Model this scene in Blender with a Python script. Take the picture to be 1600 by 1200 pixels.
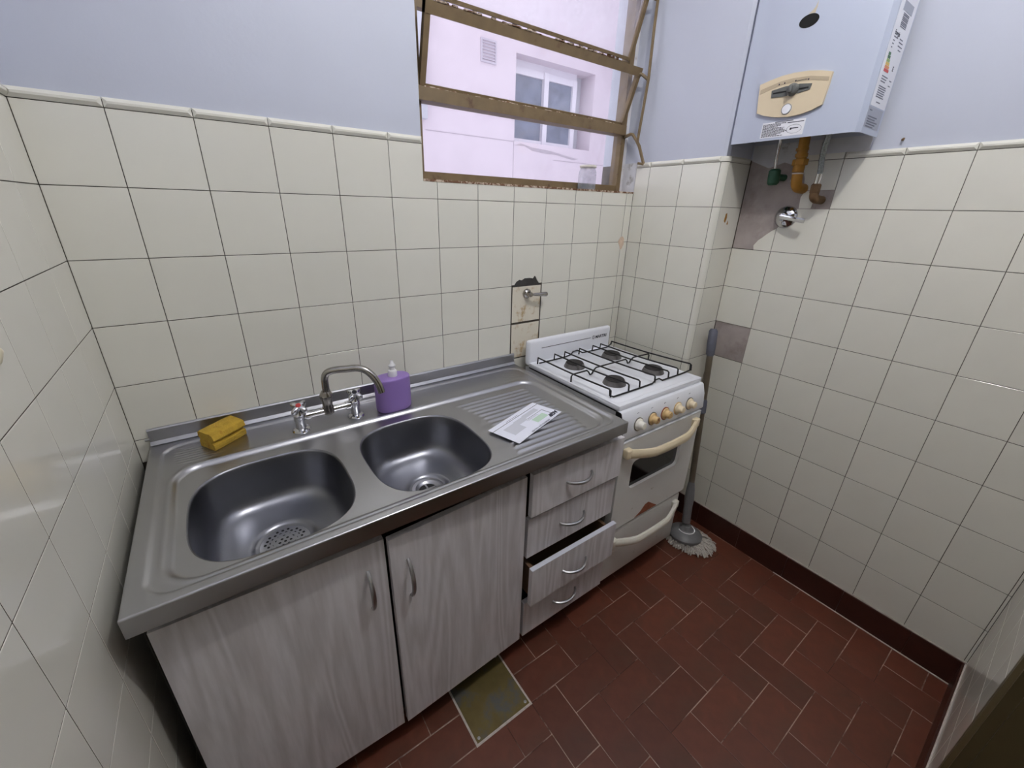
import bpy, bmesh, math, random
from mathutils import Vector, Matrix
random.seed(7)
SC = bpy.context.scene
for o in list(bpy.data.objects):
    bpy.data.objects.remove(o)
COL = SC.collection

# ------------------------------------------------------------------ camera, sky, exposure
cam_d = bpy.data.cameras.new('camera'); cam = bpy.data.objects.new('camera', cam_d); COL.objects.link(cam)
cam_d.sensor_width = 36.0; cam_d.lens = 639.15/1600*36
cam_d.shift_x = (800-790.84)/1600; cam_d.shift_y = -(600-588.93)/1600
cam_d.clip_start = 0.01
RT = Vector((.8199,-.572,.0228)); DN = Vector((-.2,-.3235,-.9248)); FW = Vector((.5364,.7537,-.3797))
cam.matrix_world = Matrix(((RT.x,-DN.x,-FW.x,.2567),(RT.y,-DN.y,-FW.y,-1.3064),(RT.z,-DN.z,-FW.z,1.4504),(0,0,0,1)))
SC.camera = cam
W_ = bpy.data.worlds.new('overcast_sky'); SC.world = W_; W_.use_nodes = True
bg = W_.node_tree.nodes['Background']; bg.inputs[0].default_value = (.87,.90,1.0,1); bg.inputs[1].default_value = 1.95
LAMP_POS = (1.0,-1.16,2.66); LAMP_STRENGTH = 525.0; LAMP_COLOR = (1.0,.98,.945,1)
SC.view_settings.view_transform = 'Standard'; SC.view_settings.look = 'None'
SC.view_settings.gamma = 1.0; SC.view_settings.use_curve_mapping = False
SC.view_settings.exposure = 0.2

# ------------------------------------------------------------------ materials
MATS = {}
def lin(c):
    return tuple(((x/255)/12.92 if x/255 <= .04045 else ((x/255+.055)/1.055)**2.4) for x in c)
def nd(t, ty, **k):
    n = t.nodes.new(ty)
    for a, b in k.items(): setattr(n, a, b)
    return n
def mat(name, rgb, rough=.5, metal=0.0, spec=.5, var=0.0, noise=0.0, nscale=20, bump=0.0, bscale=60, stretch=(1,1,1),
        dark=None, dscale=8, dlo=.55, dhi=.75, coat=0.0, rvar=0.0):
    m = bpy.data.materials.new(name); m.use_nodes = True; t = m.node_tree; L = t.links
    b = t.nodes['Principled BSDF']; c = lin(rgb)
    b.inputs['Base Color'].default_value = (*c, 1); b.inputs['Roughness'].default_value = rough
    b.inputs['Metallic'].default_value = metal; b.inputs['Specular IOR Level'].default_value = spec
    b.inputs['Coat Weight'].default_value = coat
    tc = nd(t, 'ShaderNodeTexCoord'); mp = nd(t, 'ShaderNodeMapping'); mp.inputs['Scale'].default_value = stretch
    L.new(tc.outputs['Object'], mp.inputs[0]); src = None
    if noise or var or dark:
        rgbn = nd(t, 'ShaderNodeRGB'); rgbn.outputs[0].default_value = (*c, 1); src = rgbn.outputs[0]
    if noise:
        n = nd(t, 'ShaderNodeTexNoise'); n.inputs['Scale'].default_value = nscale; n.inputs['Detail'].default_value = 5
        L.new(mp.outputs[0], n.inputs['Vector'])
        r = nd(t, 'ShaderNodeMapRange'); r.inputs[1].default_value = .3; r.inputs[2].default_value = .7
        r.inputs[3].default_value = 1-noise; r.inputs[4].default_value = 1+noise
        L.new(n.outputs[0], r.inputs[0])
        x = nd(t, 'ShaderNodeVectorMath', operation='SCALE'); L.new(src, x.inputs[0]); L.new(r.outputs[0], x.inputs['Scale']); src = x.outputs[0]
    if var:
        oi = nd(t, 'ShaderNodeObjectInfo'); r = nd(t, 'ShaderNodeMapRange'); r.inputs[3].default_value = 1-var; r.inputs[4].default_value = 1+var
        L.new(oi.outputs['Random'], r.inputs[0])
        x = nd(t, 'ShaderNodeVectorMath', operation='SCALE'); L.new(src, x.inputs[0]); L.new(r.outputs[0], x.inputs['Scale']); src = x.outputs[0]
    if dark:
        n = nd(t, 'ShaderNodeTexNoise'); n.inputs['Scale'].default_value = dscale; n.inputs['Detail'].default_value = 6; n.inputs['Roughness'].default_value = .65
        L.new(mp.outputs[0], n.inputs['Vector'])
        r = nd(t, 'ShaderNodeMapRange'); r.inputs[1].default_value = dlo; r.inputs[2].default_value = dhi; L.new(n.outputs[0], r.inputs[0])
        x = nd(t, 'ShaderNodeMix', data_type='RGBA'); L.new(r.outputs[0], x.inputs[0]); L.new(src, x.inputs[6]); x.inputs[7].default_value = (*lin(dark), 1); src = x.outputs[2]
    if src is not None: L.new(src, b.inputs['Base Color'])
    if rvar:
        n = nd(t, 'ShaderNodeTexNoise'); n.inputs['Scale'].default_value = nscale; L.new(mp.outputs[0], n.inputs['Vector'])
        r = nd(t, 'ShaderNodeMapRange'); r.inputs[1].default_value = .3; r.inputs[2].default_value = .7
        r.inputs[3].default_value = rough-rvar; r.inputs[4].default_value = rough+rvar; L.new(n.outputs[0], r.inputs[0]); L.new(r.outputs[0], b.inputs['Roughness'])
    if bump:
        n = nd(t, 'ShaderNodeTexNoise'); n.inputs['Scale'].default_value = bscale; n.inputs['Detail'].default_value = 3
        L.new(mp.outputs[0], n.inputs['Vector']); bu = nd(t, 'ShaderNodeBump'); bu.inputs['Strength'].default_value = bump; bu.inputs['Distance'].default_value = .002
        L.new(n.outputs[0], bu.inputs['Height']); L.new(bu.outputs[0], b.inputs['Normal'])
    MATS[name] = m
    return m
mat('cream_tile', (222,220,209), .16, var=.022, noise=.012, nscale=9, bump=.035, bscale=14)
mat('cream_tile_stained', (224,217,200), .22, noise=.02, nscale=9, dark=(176,140,78), dscale=21, dlo=.535, dhi=.70)
mat('grout', (84,77,68), .9, noise=.15, nscale=60)
mat('paint', (189,193,206), .55, noise=.02, nscale=3, bump=.12, bscale=90)
mat('plaster_rough', (204,204,208), .8, noise=.05, nscale=30, dark=(140,134,130), dscale=16, dlo=.56, dhi=.68, bump=.5, bscale=60)
mat('mortar', (164,154,150), .95, noise=.14, nscale=14, dark=(134,122,117), dscale=9, dlo=.5, dhi=.75, bump=.8, bscale=45)
mat('mortar_dark', (62,60,58), .95, noise=.2, nscale=30, bump=.9, bscale=60)
mat('plaster_chip', (205,182,160), .9, noise=.12, nscale=50, bump=.5)
mat('red_tile', (98,53,38), .42, spec=.4, var=.13, noise=.13, nscale=26, dark=(80,54,41), dscale=5, dlo=.5, dhi=.8, bump=.14, bscale=70, rvar=.07)
mat('red_base', (62,32,25), .3, spec=.4, var=.06, noise=.10, nscale=30)
mat('floor_grout', (168,146,130), .95, dark=(76,50,39), dscale=5, dlo=.44, dhi=.56, noise=.2, nscale=70)
mat('white_grout', (196,186,178), .9, noise=.15, nscale=60)
mat('ceiling_white', (238,238,240), .8)
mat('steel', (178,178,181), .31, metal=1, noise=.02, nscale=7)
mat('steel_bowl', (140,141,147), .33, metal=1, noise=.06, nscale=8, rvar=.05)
mat('chrome', (205,205,208), .09, metal=1, noise=.06, nscale=80)
mat('chrome_worn', (168,164,158), .20, metal=1, noise=.10, nscale=60, dark=(120,112,98), dscale=40, dlo=.55, dhi=.75)
mat('nickel', (176,176,178), .32, metal=1)
mat('enamel', (236,238,244), .22, spec=.5, noise=.01, nscale=10)
mat('enamel_dirty', (226,225,222), .3, spec=.5, noise=.02, nscale=8, dark=(150,128,104), dscale=24, dlo=.66, dhi=.76)
mat('iron', (26,25,26), .5, spec=.4)
mat('burner', (50,47,46), .75, noise=.12, nscale=80)
mat('burner_ring', (104,101,100), .55, metal=.4, noise=.15, nscale=80)
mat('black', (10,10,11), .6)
mat('oven_glass', (16,18,18), .08, spec=.6)
mat('ivory', (232,216,184), .35, noise=.03, nscale=30)
mat('ivory_white', (234,230,218), .33, noise=.03, nscale=30)
mat('ivory_burnt', (214,182,128), .4, noise=.10, nscale=40, dark=(120,64,22), dscale=30, dlo=.55, dhi=.68)
mat('rust', (150,84,58), .8, noise=.2, nscale=60)
mat('rubber', (22,21,21), .7)
mat('purple', (146,118,186), .42, noise=.02, nscale=10)
mat('white_plastic', (235,235,236), .3)
mat('grey_plastic', (112,112,114), .45, noise=.05, nscale=30)
mat('blue_grey_grip', (92,94,106), .6, noise=.06, nscale=50)
mat('mop_pole', (116,106,92), .35, metal=.6, noise=.12, nscale=20)
mat('mop_yarn', (186,180,172), .95, noise=.14, nscale=120, var=.1)
mat('sponge', (182,148,50), .95, noise=.12, nscale=60, dark=(162,112,36), dscale=38, dlo=.58, dhi=.7, bump=.9, bscale=220)
mat('paper', (236,238,250), .7)
mat('paper_grey', (206,208,218), .5)
mat('paper_green', (190,216,196), .5)
mat('ink', (34,34,52), .7)
mat('ink_soft', (128,128,140), .7)
mat('heater_white', (182,189,205), .28, noise=.006, nscale=5)
mat('heater_beige', (214,198,168), .4, noise=.02, nscale=12)
mat('heater_beige_dark', (182,166,140), .45)
mat('slider_grey', (92,94,92), .45)
mat('soot', (196,184,162), .6)
mat('dark_inside', (16,15,15), .9)
mat('label_white', (230,231,236), .5)
mat('label_text', (118,120,132), .6)
mat('label_blackish', (52,54,64), .6)
mat('label_silver', (168,172,182), .35, metal=.3)
mat('label_green', (58,110,70), .5); mat('label_lime', (150,178,104), .5); mat('label_yellow', (222,196,106), .5)
mat('label_orange', (222,150,96), .5); mat('label_red', (200,74,72), .5)
mat('brass_yellow', (164,116,36), .5, metal=.2, noise=.12, nscale=50)
mat('brass_old', (112,86,58), .6, metal=.4, noise=.2, nscale=60)
mat('green_valve', (34,82,58), .5, noise=.1, nscale=60)
mat('braid', (136,140,140), .4, metal=.8, noise=.3, nscale=220)
mat('window_brown', (112,94,66), .55, noise=.12, nscale=26, dark=(84,60,42), dscale=22, dlo=.6, dhi=.72, bump=.25, bscale=50)
mat('putty', (206,190,172), .85, dark=(110,78,56), dscale=60, dlo=.42, dhi=.55, bump=.8, bscale=120)
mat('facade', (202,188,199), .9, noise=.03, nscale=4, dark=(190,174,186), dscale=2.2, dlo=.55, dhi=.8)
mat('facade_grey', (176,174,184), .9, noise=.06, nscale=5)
mat('facade_stain', (168,156,166), .9, noise=.1, nscale=20)
mat('pvc', (214,208,218), .5)
mat('far_glass', (112,118,136), .18, spec=.6, noise=.2, nscale=9)
mat('vent_grey', (180,170,184), .7)
mat('door_brown', (92,80,52), .5, noise=.06, nscale=14, stretch=(1,1,.15))
mat('plate_brass', (112,98,58), .48, metal=.55, noise=.2, nscale=14, dark=(96,96,92), dscale=9, dlo=.5, dhi=.62, bump=.2, bscale=80)
mat('drawer_inside', (104,78,58), .8, noise=.1, nscale=20)
mat('carcass', (74,70,66), .8)
mat('board_edge', (216,218,230), .5)
mat('hook_cream', (222,212,186), .3)
mat('jar_lid', (222,216,206), .5)
mat('index_red', (176,50,50), .35); mat('index_blue', (22,24,40), .35)

def wood(name):
    m = bpy.data.materials.new(name); m.use_nodes = True; t = m.node_tree; L = t.links; b = t.nodes['Principled BSDF']
    tc = nd(t, 'ShaderNodeTexCoord'); mp = nd(t, 'ShaderNodeMapping'); mp.inputs['Scale'].default_value = (1,1,.10)
    oi = nd(t, 'ShaderNodeObjectInfo'); ad = nd(t, 'ShaderNodeVectorMath', operation='ADD')
    L.new(tc.outputs['Object'], mp.inputs[0]); L.new(mp.outputs[0], ad.inputs[0]); 
    cx = nd(t, 'ShaderNodeCombineXYZ'); sc = nd(t, 'ShaderNodeMath', operation='MULTIPLY'); sc.inputs[1].default_value = 7.0
    L.new(oi.outputs['Random'], sc.inputs[0]); L.new(sc.outputs[0], cx.inputs[0]); L.new(cx.outputs[0], ad.inputs[1])
    n1 = nd(t, 'ShaderNodeTexNoise'); n1.inputs['Scale'].default_value = 6.5; n1.inputs['Detail'].default_value = 2; n1.inputs['Distortion'].default_value = .6
    L.new(ad.outputs[0], n1.inputs['Vector'])
    m1 = nd(t, 'ShaderNodeMath', operation='MULTIPLY'); m1.inputs[1].default_value = 75; L.new(n1.outputs[0], m1.inputs[0])
    s1 = nd(t, 'ShaderNodeMath', operation='SINE'); L.new(m1.outputs[0], s1.inputs[0])
    n2 = nd(t, 'ShaderNodeTexNoise'); n2.inputs['Scale'].default_value = 120; n2.inputs['Detail'].default_value = 4; L.new(ad.outputs[0], n2.inputs['Vector'])
    a = nd(t, 'ShaderNodeMath', operation='MULTIPLY'); a.inputs[1].default_value = .17; L.new(s1.outputs[0], a.inputs[0])
    c = nd(t, 'ShaderNodeMath', operation='MULTIPLY_ADD'); c.inputs[1].default_value = .60; L.new(n2.outputs[0], c.inputs[0]); L.new(a.outputs[0], c.inputs[2])
    r = nd(t, 'ShaderNodeValToRGB'); e = r.color_ramp.elements
    e[0].position = .05; e[0].color = (*lin((204,200,202)), 1); e[1].position = .55; e[1].color = (*lin((230,227,231)), 1)
    L.new(c.outputs[0], r.inputs[0]); L.new(r.outputs[0], b.inputs['Base Color']); b.inputs['Roughness'].default_value = .5
    MATS[name] = m
wood('grey_wood')

def glass_dirty(name, dirt, tint=(1,1,1)):
    m = bpy.data.materials.new(name); m.use_nodes = True; t = m.node_tree; L = t.links
    for n in list(t.nodes): t.nodes.remove(n)
    out = nd(t, 'ShaderNodeOutputMaterial'); tr = nd(t, 'ShaderNodeBsdfTransparent'); tr.inputs[0].default_value = (*tint, 1)
    tl = nd(t, 'ShaderNodeBsdfTranslucent'); tl.inputs[0].default_value = (.95,.95,.97,1)
    gl = nd(t, 'ShaderNodeBsdfGlossy'); gl.inputs['Roughness'].default_value = .05
    tc = nd(t, 'ShaderNodeTexCoord'); n1 = nd(t, 'ShaderNodeTexNoise'); n1.inputs['Scale'].default_value = 9; n1.inputs['Detail'].default_value = 6
    L.new(tc.outputs['Object'], n1.inputs['Vector']); r = nd(t, 'ShaderNodeMapRange'); r.inputs[1].default_value = .35; r.inputs[2].default_value = .75
    r.inputs[3].default_value = dirt*.5; r.inputs[4].default_value = dirt*1.6; L.new(n1.outputs[0], r.inputs[0])
    a = nd(t, 'ShaderNodeMixShader'); L.new(r.outputs[0], a.inputs[0]); L.new(tr.outputs[0], a.inputs[1]); L.new(tl.outputs[0], a.inputs[2])
    c = nd(t, 'ShaderNodeMixShader'); c.inputs[0].default_value = .035; L.new(a.outputs[0], c.inputs[1]); L.new(gl.outputs[0], c.inputs[2])
    L.new(c.outputs[0], out.inputs[0]); MATS[name] = m
glass_dirty('pane_glass', .05); glass_dirty('pane_glass_dirty', .20); glass_dirty('jar_glass', .34, (.90,.91,.93))
m = mat('water', (225,232,236), .02); m.node_tree.nodes['Principled BSDF'].inputs['Transmission Weight'].default_value = .9
m = bpy.data.materials.new('bulb_glow'); m.use_nodes = True; b_ = m.node_tree.nodes['Principled BSDF']
b_.inputs['Emission Color'].default_value = LAMP_COLOR; b_.inputs['Emission Strength'].default_value = LAMP_STRENGTH; MATS['bulb_glow'] = m

# ------------------------------------------------------------------ mesh builder
class MB:
    def __init__(s): s.v = []; s.f = []; s.m = []
    def add(s, vs, fs, mi=0):
        k = len(s.v); s.v += [tuple(v) for v in vs]; s.f += [tuple(i+k for i in f) for f in fs]; s.m += [mi]*len(fs); return s
    def box(s, x0, x1, y0, y1, z0, z1, mi=0):
        vs = [(x,y,z) for x in (x0,x1) for y in (y0,y1) for z in (z0,z1)]
        return s.add(vs, [(0,1,3,2),(4,6,7,5),(0,4,5,1),(2,3,7,6),(0,2,6,4),(1,5,7,3)], mi)
    def rbox(s, x0, x1, y0, y1, z0, z1, r=.004, seg=2, mi=0, M=None):
        bm = bmesh.new(); bmesh.ops.create_cube(bm, size=1)
        for v in bm.verts: v.co = Vector(((x0+x1)/2+v.co.x*(x1-x0), (y0+y1)/2+v.co.y*(y1-y0), (z0+z1)/2+v.co.z*(z1-z0)))
        r = min(r, .49*min(abs(x1-x0), abs(y1-y0), abs(z1-z0)))
        bmesh.ops.bevel(bm, geom=list(bm.edges), offset=r, segments=seg, profile=.5, affect='EDGES')
        bm.verts.index_update(); vs = [M @ v.co if M else v.co.copy() for v in bm.verts]; fs = [[v.index for v in f.verts] for f in bm.faces]; bm.free()
        return s.add(vs, fs, mi)
    def tube(s, path, r, n=10, closed=False, mi=0, flat=None):
        P = [Vector(p) for p in path]; N = len(P); rs = r if isinstance(r, (list, tuple)) else [r]*N
        T = []
        for i in range(N):
            a = P[(i-1) % N] if (closed or i > 0) else P[i]; b = P[(i+1) % N] if (closed or i < N-1) else P[i]
            T.append((b-a).normalized())
        u = T[0].orthogonal().normalized()
        if flat: u = (Vector(flat)-T[0]*Vector(flat).dot(T[0])).normalized()
        vs = []
        for i in range(N):
            u = (u-T[i]*u.dot(T[i])).normalized(); w = T[i].cross(u)
            for k in range(n):
                a = 2*math.pi*k/n; vs.append(P[i]+(u*math.cos(a)+w*math.sin(a))*rs[i])
        fs = []
        for i in range(N if closed else N-1):
            j = (i+1) % N
            for k in range(n): fs.append((i*n+k, i*n+(k+1) % n, j*n+(k+1) % n, j*n+k))
        if not closed: fs.append(tuple(range(n-1,-1,-1))); fs.append(tuple((N-1)*n+k for k in range(n)))
        return s.add(vs, fs, mi)
    def lathe(s, c, axis, prof, n=24, mi=0):
        c = Vector(c); ax = Vector(axis).normalized(); u = ax.orthogonal().normalized(); w = ax.cross(u); vs = []; N = len(prof)
        for r, h in prof:
            for k in range(n):
                a = 2*math.pi*k/n; vs.append(c+ax*h+(u*math.cos(a)+w*math.sin(a))*max(r, 1e-5))
        fs = [(i*n+k, i*n+(k+1) % n, (i+1)*n+(k+1) % n, (i+1)*n+k) for i in range(N-1) for k in range(n)]
        fs.append(tuple(range(n-1,-1,-1))); fs.append(tuple((N-1)*n+k for k in range(n)))
        return s.add(vs, fs, mi)
    def prism(s, poly, O, U, V, D, mi=0):
        O, U, V, D = Vector(O), Vector(U), Vector(V), Vector(D); n = len(poly)
        vs = [O+U*a+V*b for a, b in poly]+[O+U*a+V*b+D for a, b in poly]
        fs = [tuple(range(n-1,-1,-1)), tuple(range(n, 2*n))]+[(i,(i+1) % n, n+(i+1) % n, n+i) for i in range(n)]
        return s.add(vs, fs, mi)
    def sweep(s, path, prof, up=(0,0,1), mi=0):
        """closed profile [(side, up)] swept along an open path"""
        P = [Vector(p) for p in path]; N = len(P); n = len(prof); up = Vector(up); vs = []
        for i in range(N):
            t = (P[min(i+1,N-1)]-P[max(i-1,0)]).normalized(); sd = t.cross(up).normalized(); u2 = sd.cross(t)
            for a, b in prof: vs.append(P[i]+sd*a+u2*b)
        fs = [(i*n+k, i*n+(k+1) % n, (i+1)*n+(k+1) % n, (i+1)*n+k) for i in range(N-1) for k in range(n)]
        fs.append(tuple(range(n-1,-1,-1))); fs.append(tuple((N-1)*n+k for k in range(n)))
        return s.add(vs, fs, mi)
    def xf(s, M):
        s.v = [tuple(M @ Vector(v)) for v in s.v]; return s
ORG = {}
def mesh_of(mb, name, off=(0,0,0), smooth=True, ang=35):
    me = bpy.data.meshes.new(name); o = Vector(off)
    me.from_pydata([tuple(Vector(v)-o) for v in mb.v], [], mb.f); me.update()
    bm = bmesh.new(); bm.from_mesh(me); bmesh.ops.recalc_face_normals(bm, faces=bm.faces); bm.to_mesh(me); bm.free()
    for p, mi in zip(me.polygons, mb.m): p.material_index = mi
    if smooth:
        me.shade_smooth(); me.set_sharp_from_angle(angle=math.radians(ang))
    return me
def tag(o, label=None, cat=None, group=None, kind=None):
    if label: o['label'] = label
    if cat: o['category'] = cat
    if group: o['group'] = group
    if kind: o['kind'] = kind
    return o
def obj(name, mb, mats, parent=None, smooth=True, ang=35, label=None, cat=None, group=None, kind=None):
    off = ORG.get(parent.name, Vector((0,0,0))) if parent else Vector((0,0,0))
    me = mb if isinstance(mb, bpy.types.Mesh) else mesh_of(mb, name, off, smooth, ang)
    if not me.materials:
        for k in (mats if isinstance(mats, (list, tuple)) else [mats]): me.materials.append(MATS[k])
    o = bpy.data.objects.new(name, me); COL.objects.link(o)
    if parent: o.parent = parent
    ORG[o.name] = off
    return tag(o, label, cat, group, kind)
def thing(name, loc, label, cat, group=None, kind=None):
    o = bpy.data.objects.new(name, None); o.location = loc; o.empty_display_size = .05; COL.objects.link(o); ORG[o.name] = Vector(loc)
    return tag(o, label, cat, group, kind)
def arc(c, r, a0, a1, n, U, V):
    c, U, V = Vector(c), Vector(U), Vector(V)
    return [c+U*(r*math.cos(a0+(a1-a0)*i/n))+V*(r*math.sin(a0+(a1-a0)*i/n)) for i in range(n+1)]
def rrect(x0, x1, y0, y1, r, n=6):
    P = []
    for cx, cy, a in ((x1-r,y1-r,0),(x0+r,y1-r,90),(x0+r,y0+r,180),(x1-r,y0+r,270)):
        for i in range(n+1):
            t = math.radians(a+90*i/n); P.append((cx+r*math.cos(t), cy+r*math.sin(t)))
    return P
def smooth_path(P, n=6):
    P = [Vector(p) for p in P]; Q = [2*P[0]-P[1]]+P+[2*P[-1]-P[-2]]; out = []
    for i in range(1, len(Q)-2):
        a, b, c, d = Q[i-1:i+3]
        for k in range(n):
            t = k/n; out.append(.5*((2*b)+(c-a)*t+(2*a-5*b+4*c-d)*t*t+(3*b-a-3*c+d)*t**3))
    out.append(P[-1]); return out
def text(name, s, size, M, material, parent, bold=0.0):
    cu = bpy.data.curves.new('t', 'FONT'); cu.body = s; cu.size = size; cu.extrude = .0002; cu.offset = bold; cu.align_x = 'LEFT'
    to = bpy.data.objects.new('t', cu); COL.objects.link(to); dg = bpy.context.evaluated_depsgraph_get()
    me = bpy.data.meshes.new_from_object(to.evaluated_get(dg)); bpy.data.objects.remove(to)
    off = ORG.get(parent.name, Vector((0,0,0))); me.transform(Matrix.Translation(-off) @ M); me.materials.clear(); me.materials.append(MATS[material])
    o = bpy.data.objects.new(name, me); COL.objects.link(o); o.parent = parent; ORG[o.name] = off
    return o

# ------------------------------------------------------------------ dimensions (metres; left wall x=0, window wall y=0, floor z=0)
P = .152; Z0 = 1.475; XR = 2.022; YF = -1.463; XP = 1.853; YP = -.400; T = .004; J = .0016; CEIL = 2.82
def zr(r): return Z0-r*P          # height of horizontal joint r
ROWS = [1.627]+[zr(r) for r in range(0, 9)]+[.112]
TRIM_H = .020; ZT = 1.627+TRIM_H

def slab(mb, x0, x1, y0, y1, z0, z1):     # a wall slab: bare bed below the trim line, paint above it
    if z0 < ZT-.004 < z1:
        mb.box(x0,x1,y0,y1,z0,ZT-.004,0); mb.box(x0,x1,y0,y1,ZT-.004,z1,1)
    else: mb.box(x0,x1,y0,y1,z0,z1,0 if z1 <= ZT else 1)
YW0 = .072
WX0, WX1, WZ0, WZ1 = .852, XP+T, 1.528, 2.36   # window opening
mb = MB(); slab(mb,-.12,WX0,T,.2,-.05,CEIL); slab(mb,WX1,2.3,T,.2,-.05,CEIL); mb.box(WX0,WX1,T,.2,-.05,WZ0,0); mb.box(WX0,WX1,T,.2,WZ1,CEIL,1)
wall_back = obj('wall_back', mb, ['grout','paint'], smooth=False, label='tiled wall behind the sink with window and bluish paint above', cat='wall', kind='structure')
mb = MB(); slab(mb,-.12,-T,-1.7,T,-.05,CEIL)
wall_left = obj('wall_left', mb, ['grout','paint'], smooth=False, label='cream tiled wall at the left end of the sink', cat='wall', kind='structure')
mb = MB(); slab(mb,XR+T,2.3,-1.7,T,-.05,CEIL)
wall_right = obj('wall_right', mb, ['grout','paint'], smooth=False, label='cream tiled wall carrying the water heater', cat='wall', kind='structure')
mb = MB(); cpl = [(XP+T,T),(XP+T,YP+.022),(XP+.009,YP+.010),(XP+.022,YP+T),(XR+T,YP+T),(XR+T,T)]
mb.prism(cpl,(0,0,-.05),(1,0,0),(0,1,0),(0,0,ZT+.046),0); mb.prism(cpl,(0,0,ZT-.004),(1,0,0),(0,1,0),(0,0,CEIL-ZT+.004),1)
wall_pier = obj('wall_pier', mb, ['grout','paint'], smooth=False, label='tiled pier with rounded corner between stove and water heater', cat='wall', kind='structure')
DX0, DX1 = .44, 1.27
mb = MB(); slab(mb,DX1,XR+T,YF-.12,YF-T,-.05,CEIL); slab(mb,-T,DX0,YF-.12,YF-T,-.05,CEIL); mb.box(DX0,DX1,YF-.12,YF-T,2.06,CEIL,1)
wall_front = obj('wall_front', mb, ['grout','paint'], smooth=False, label='tiled wall with the brown doorway, at the lower right edge', cat='wall', kind='structure')
ceil = obj('ceiling', MB().box(-.12,2.3,YF-.12,.2,CEIL,CEIL+.1), 'ceiling_white', smooth=False, label='plain white ceiling above the kitchen', cat='ceiling', kind='structure')

# ------------------------------------------------------------------ wall tiles: every tile a piece of its wall
AX = {'back':(Vector((1,0,0)),Vector((0,-1,0)),Vector((0,0,0))), 'front':(Vector((1,0,0)),Vector((0,1,0)),Vector((0,YF,0))),
      'left':(Vector((0,1,0)),Vector((1,0,0)),Vector((0,0,0))), 'right':(Vector((0,1,0)),Vector((-1,0,0)),Vector((XR,0,0))),
      'pier':(Vector((0,1,0)),Vector((-1,0,0)),Vector((XP,0,0))), 'ret':(Vector((1,0,0)),Vector((0,-1,0)),Vector((0,YP,0)))}
ZV = Vector((0,0,1)); CACHE = {}
def tile_mesh(w, h, ax, mt, bev=.0007, extra=0.0):
    k = (round(w,4), round(h,4), ax, mt, bev, extra)
    if k in CACHE: return CACHE[k]
    U, N, _ = AX[ax]; a, b = w/2-J/2, h/2-J/2; m = MB(); vs = []
    for n_, d in ((-T,0),(extra-bev*.7,0),(extra,bev)):
        for su, sv in ((-1,-1),(1,-1),(1,1),(-1,1)): vs.append(U*(su*(a-d))+ZV*(sv*(b-d))+N*n_)
    m.add(vs, [(0,1,5,4),(1,2,6,5),(2,3,7,6),(3,0,4,7),(4,5,9,8),(5,6,10,9),(6,7,11,10),(7,4,8,11),(8,9,10,11),(3,2,1,0)])
    m.m = [1,1,1,1]+[0]*6      # grout clings to the tile's cut sides
    me = mesh_of(m, 'tile', smooth=False); me.materials.append(MATS[mt]); me.materials.append(MATS['grout' if not extra else mt]); CACHE[k] = me
    return me
def tile(wall, ax, u0, u1, z0, z1, mt='cream_tile', name='tile', bev=.0007, extra=0.0):
    if u1-u0 < .006 or z1-z0 < .006: return
    U, N, O = AX[ax]; me = tile_mesh(u1-u0, z1-z0, ax, mt, bev, extra)
    o = bpy.data.objects.new(name, me); COL.objects.link(o); o.parent = wall; o.location = O+U*((u0+u1)/2)+ZV*((z0+z1)/2)
    return o
def poly_tile(wall, ax, poly, mt='cream_tile', name='tile', n0=-T, n1=0.0):
    U, N, O = AX[ax]; return obj(name, MB().prism(poly, O+N*n0, U, ZV, N*(n1-n0)), mt, wall, smooth=False)
def trim_run(wall, ax, us):
    for a, b in zip(us[:-1], us[1:]): tile(wall, ax, a, b, 1.627, ZT, name='trim_tile', bev=.007, extra=.006)

BX = [0]+[.1384+P*k for k in range(12)]+[XP]
for i in range(len(BX)-1):
    a, b = BX[i], BX[i+1]
    for r in range(6):
        z1, z0 = ROWS[r], ROWS[r+1]
        if r >= 5 and b < 1.2: z0 = max(z0, .80)
        if r == 0:
            if a >= WX0: z1 = WZ0-.002
            elif b > WX0:
                g = J/2; poly_tile(wall_back,'back',[(a+g,z0+g),(b-g,z0+g),(b-g,WZ0-.002),(WX0-.001,WZ0-.002),(WX0-.001,z1-g),(a+g,z1-g)]); continue
        if abs(a-1.2024) < .01 and r == 2:      # broken lower edge over the stop valve
            g = J/2; poly_tile(wall_back,'back',[(a+g,z1-g),(a+g,z0+.004),(a+.012,z0+.004),(a+.022,z0+.016),(a+.036,z0+.023),(a+.048,z0+.02),(a+.062,z0+.027),(a+.086,z0+.027),(a+.104,z0+.024),(a+.112,z0+.034),(a+.119,z0+.03),(a+.128,z0+.014),(a+.137,z0+.004),(b-g,z0+.004),(b-g,z1-g)]); continue
        if abs(a-1.2024) < .01 and r in (3,4):
            tile(wall_back,'back',a+.004,b-.004,z0+.003,z1-.004,'cream_tile_stained'); continue
        tile(wall_back,'back',a,b,z0,z1)
poly_tile(wall_back,'back',[(1.2060,1.168),(1.3500,1.168),(1.3400,1.210),(1.2100,1.210)],'mortar_dark','broken_edge',-T,-.003)
poly_tile(wall_back,'back',[(1.790,1.325),(1.802,1.343),(1.817,1.347),(1.828,1.337),(1.829,1.312),(1.818,1.292),(1.809,1.290),(1.803,1.306)],'plaster_chip','chip',-.001,.0012)
trim_run(wall_back,'back',[0]+[.1384+P*k for k in range(5)]+[WX0])
obj('reveal_plaster', MB().box(XP+.0005,WX1+.001,.0005,YW0,WZ0+.004,ZT), 'plaster_rough', wall_back, smooth=False)
obj('sill_edge', MB().box(WX0,WX1,-.001,.075,WZ0-.003,WZ0+.004), 'putty', wall_back, smooth=False)
LY = [0]+[-.145-.1503*k for k in range(9)]+[YF]
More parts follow.
